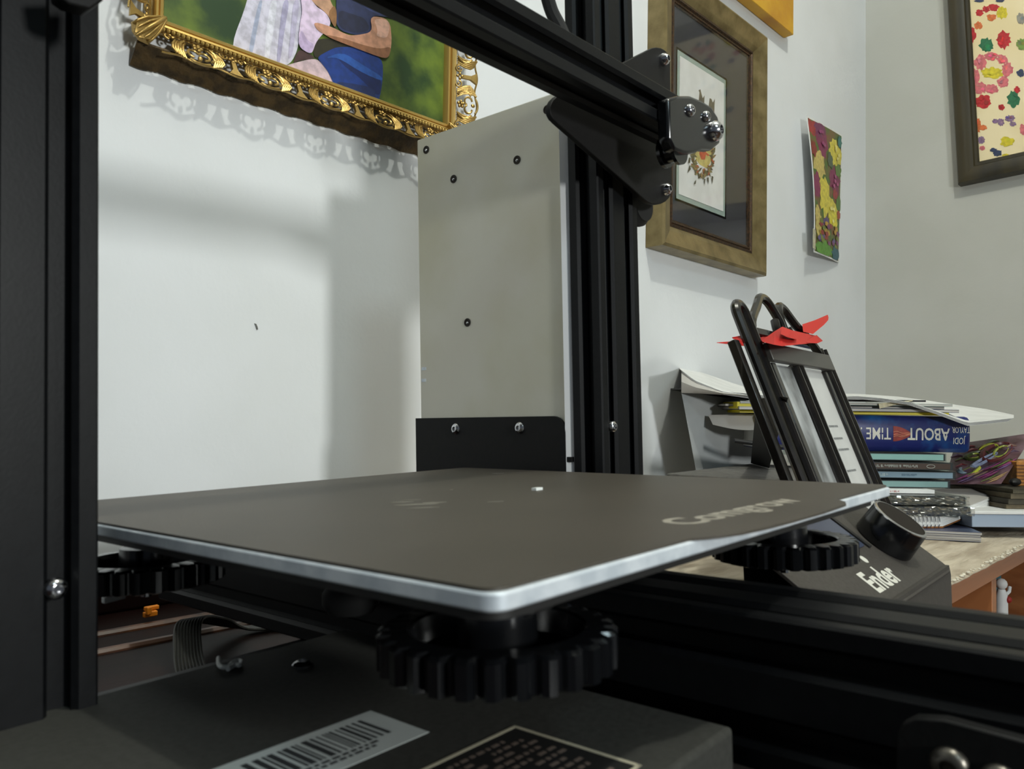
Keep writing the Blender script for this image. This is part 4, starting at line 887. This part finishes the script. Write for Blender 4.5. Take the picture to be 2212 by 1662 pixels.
# front bracket with bolts on the rail
fb = part('rail_bracket', MB().prism([PX(a_, b_, 89) for a_, b_ in ((1935, 1700), (1936, 1590), (1948, 1566), (1975, 1552), (2040, 1556), (2300, 1625), (2300, 1800), (1935, 1800))], (4, 0, 0)), M['black_plate'], bevel=.5)
M['dull_steel'] = mat('dull_steel', (96, 92, 86), .35, .9)
bolt(PX(2052, 1654, 89), (-1, 0, 0), 4.0, fb, 2.6, m=M['dull_steel']); bolt(PX(2160, 1692, 89), (-1, 0, 0), 4.0, fb, 2.6, m=M['dull_steel'])
# control box: tilted panel folded from sheet
a35 = math.radians(35.5); LY, LZ = 18, -63
def LP(x, s_, h=0): return V((x, LY+s_*math.cos(a35)-h*math.sin(a35), LZ+s_*math.sin(a35)+h*math.cos(a35)))
lo = []
for x_, y_ in rrect(242, 411.5, 0, 67, 7, 5):
    lo.append(LP(x_, y_, 0))
lb_ = part('control_box', MB().prism(lo, tuple(LP(0, 0, -2)-LP(0, 0, 0))), M['lcd'], bevel=.4, label='brown black tilted control panel box')
part('front_lip', MB().prism([(246, LY+1, LZ+3), (408, LY+1, LZ+3), (411.5, LY+1, LZ-3), (411.5, LY+1, -84), (242, LY+1, -84), (242, LY+1, LZ-2)], (0, 2, 0)), M['lcd'], lb_)
part('side_plate', MB().prism([(409.5, LY+2, -84), (409.5, LY+2, LZ), tuple(LP(409.5, 65, -1)), (409.5, LP(0, 65).y, -84)], (2, 0, 0)), M['lcd'], lb_)
part('housing', MB().prism([(250, LY+6, -82), (250, LY+6, LZ+1), tuple(LP(250, 63, -2.5)), (250, LP(0, 63).y, -82)], (150, 0, 0)), M['black_plastic'], lb_)
part('screen', MB().prism([LP(x_, y_, .1) for x_, y_ in rrect(262, 346, 34, 62, 2)], tuple(LP(0, 0, .4)-LP(0, 0, 0))), M['screen'], lb_)
part('screen_bezel', MB().prism([LP(x_, y_, .15) for x_, y_ in ((347.5, 32), (351, 32), (351, 64), (347.5, 64))], tuple(LP(0, 0, .8)-LP(0, 0, 0))), M['black_mat'], lb_)
kc = LP(372, 32); kd = (LP(0, 0, 1)-LP(0, 0, 0))
dk = part('dial', MB().lathe(kc, kd, [(0, 15.5), (1, 16.2), (15.5, 15.6), (16.6, 15.2), (16.9, 14.4), (16.4, 13.8), (16.4, 0)], 48), M['black_plastic'], lb_, smooth=40)
part('dial_cap', MB().lathe(kc+kd*16.3, kd, [(0, 14.2), (.5, 14.1), (.55, 13.4), (.3, 0.01)], 40), mat('matt_cap', (38, 34, 30), .85, spec=.15), lb_)
part('dial_rim', MB().lathe(kc+kd*16.2, kd, [(0, 15.5), (.5, 15.45), (1.0, 14.7), (1.0, 14.0), (.3, 14.0)], 48), M['chrome'], lb_)
tb = text('Ender', lambda x, y, z_: LP(300+x*.92, 9.8+y, .15), size=18, offset=.5)
part('name_lettering', tb, M['white_print'], lb_, label='white lettering on the panel')
part('round_mark', MB().prism(blob(lambda x, y: LP(x, y, .1), 326.5, 27.5, 2.6, 2.6, 14, .05), tuple(LP(0, 0, .2)-LP(0, 0, 0))), M['white_print'], lb_)

# ribbon cables and small things on the table
rcb = thing('ribbon_cable', 'black ribbed ribbon cable arching on the dark table behind the case', 'cable', (120, 320, -97))
for k in range(9):
    o_ = k*1.6
    build('strand', MB().tube(crv([V((62+o_, 262-o_*.2, -94+0*k)), V((70+o_, 285, -88)), V((80+o_, 305, -78)), V((100+o_, 322-o_*.3, -84)), V((132, 330-o_*.6, -94)), V((170, 325-o_, -94))], 30), .85, 6), M['cable'], rcb)
build('orange_clip', MB().obox(RZ(312, 1336, -93), (8, .5, 0), (0, 3, 0), (0, 0, 3)).obox(RZ(318, 1330, -91), (3, .5, 0), (0, 3, 0), (0, 0, 4.4)).obox(RZ(314, 1322, -90), (8.4, .5, 0), (0, 3, 0), (0, 0, 2.4)), M['orange'], label='tiny orange plastic clip on the dark table below the rear knob', cat='clip', base=tuple(RZ(316, 1336, -97)), bevel=.5)
fp = [PZ(a_, b_, -48.8) for a_, b_ in ((472, 1422), (473, 1436), (481, 1442), (493, 1440), (503, 1433), (514, 1428), (521, 1431), (517, 1438), (508, 1437), (497, 1443), (492, 1446))]
build('filament_scrap', MB().tube(crv([p2r(p_) for p_ in fp], 60), .75, 8), M['white_pl'], label='white curl of filament lying on the black case under the bed', cat='filament', base=tuple(p2r(fp[4])))
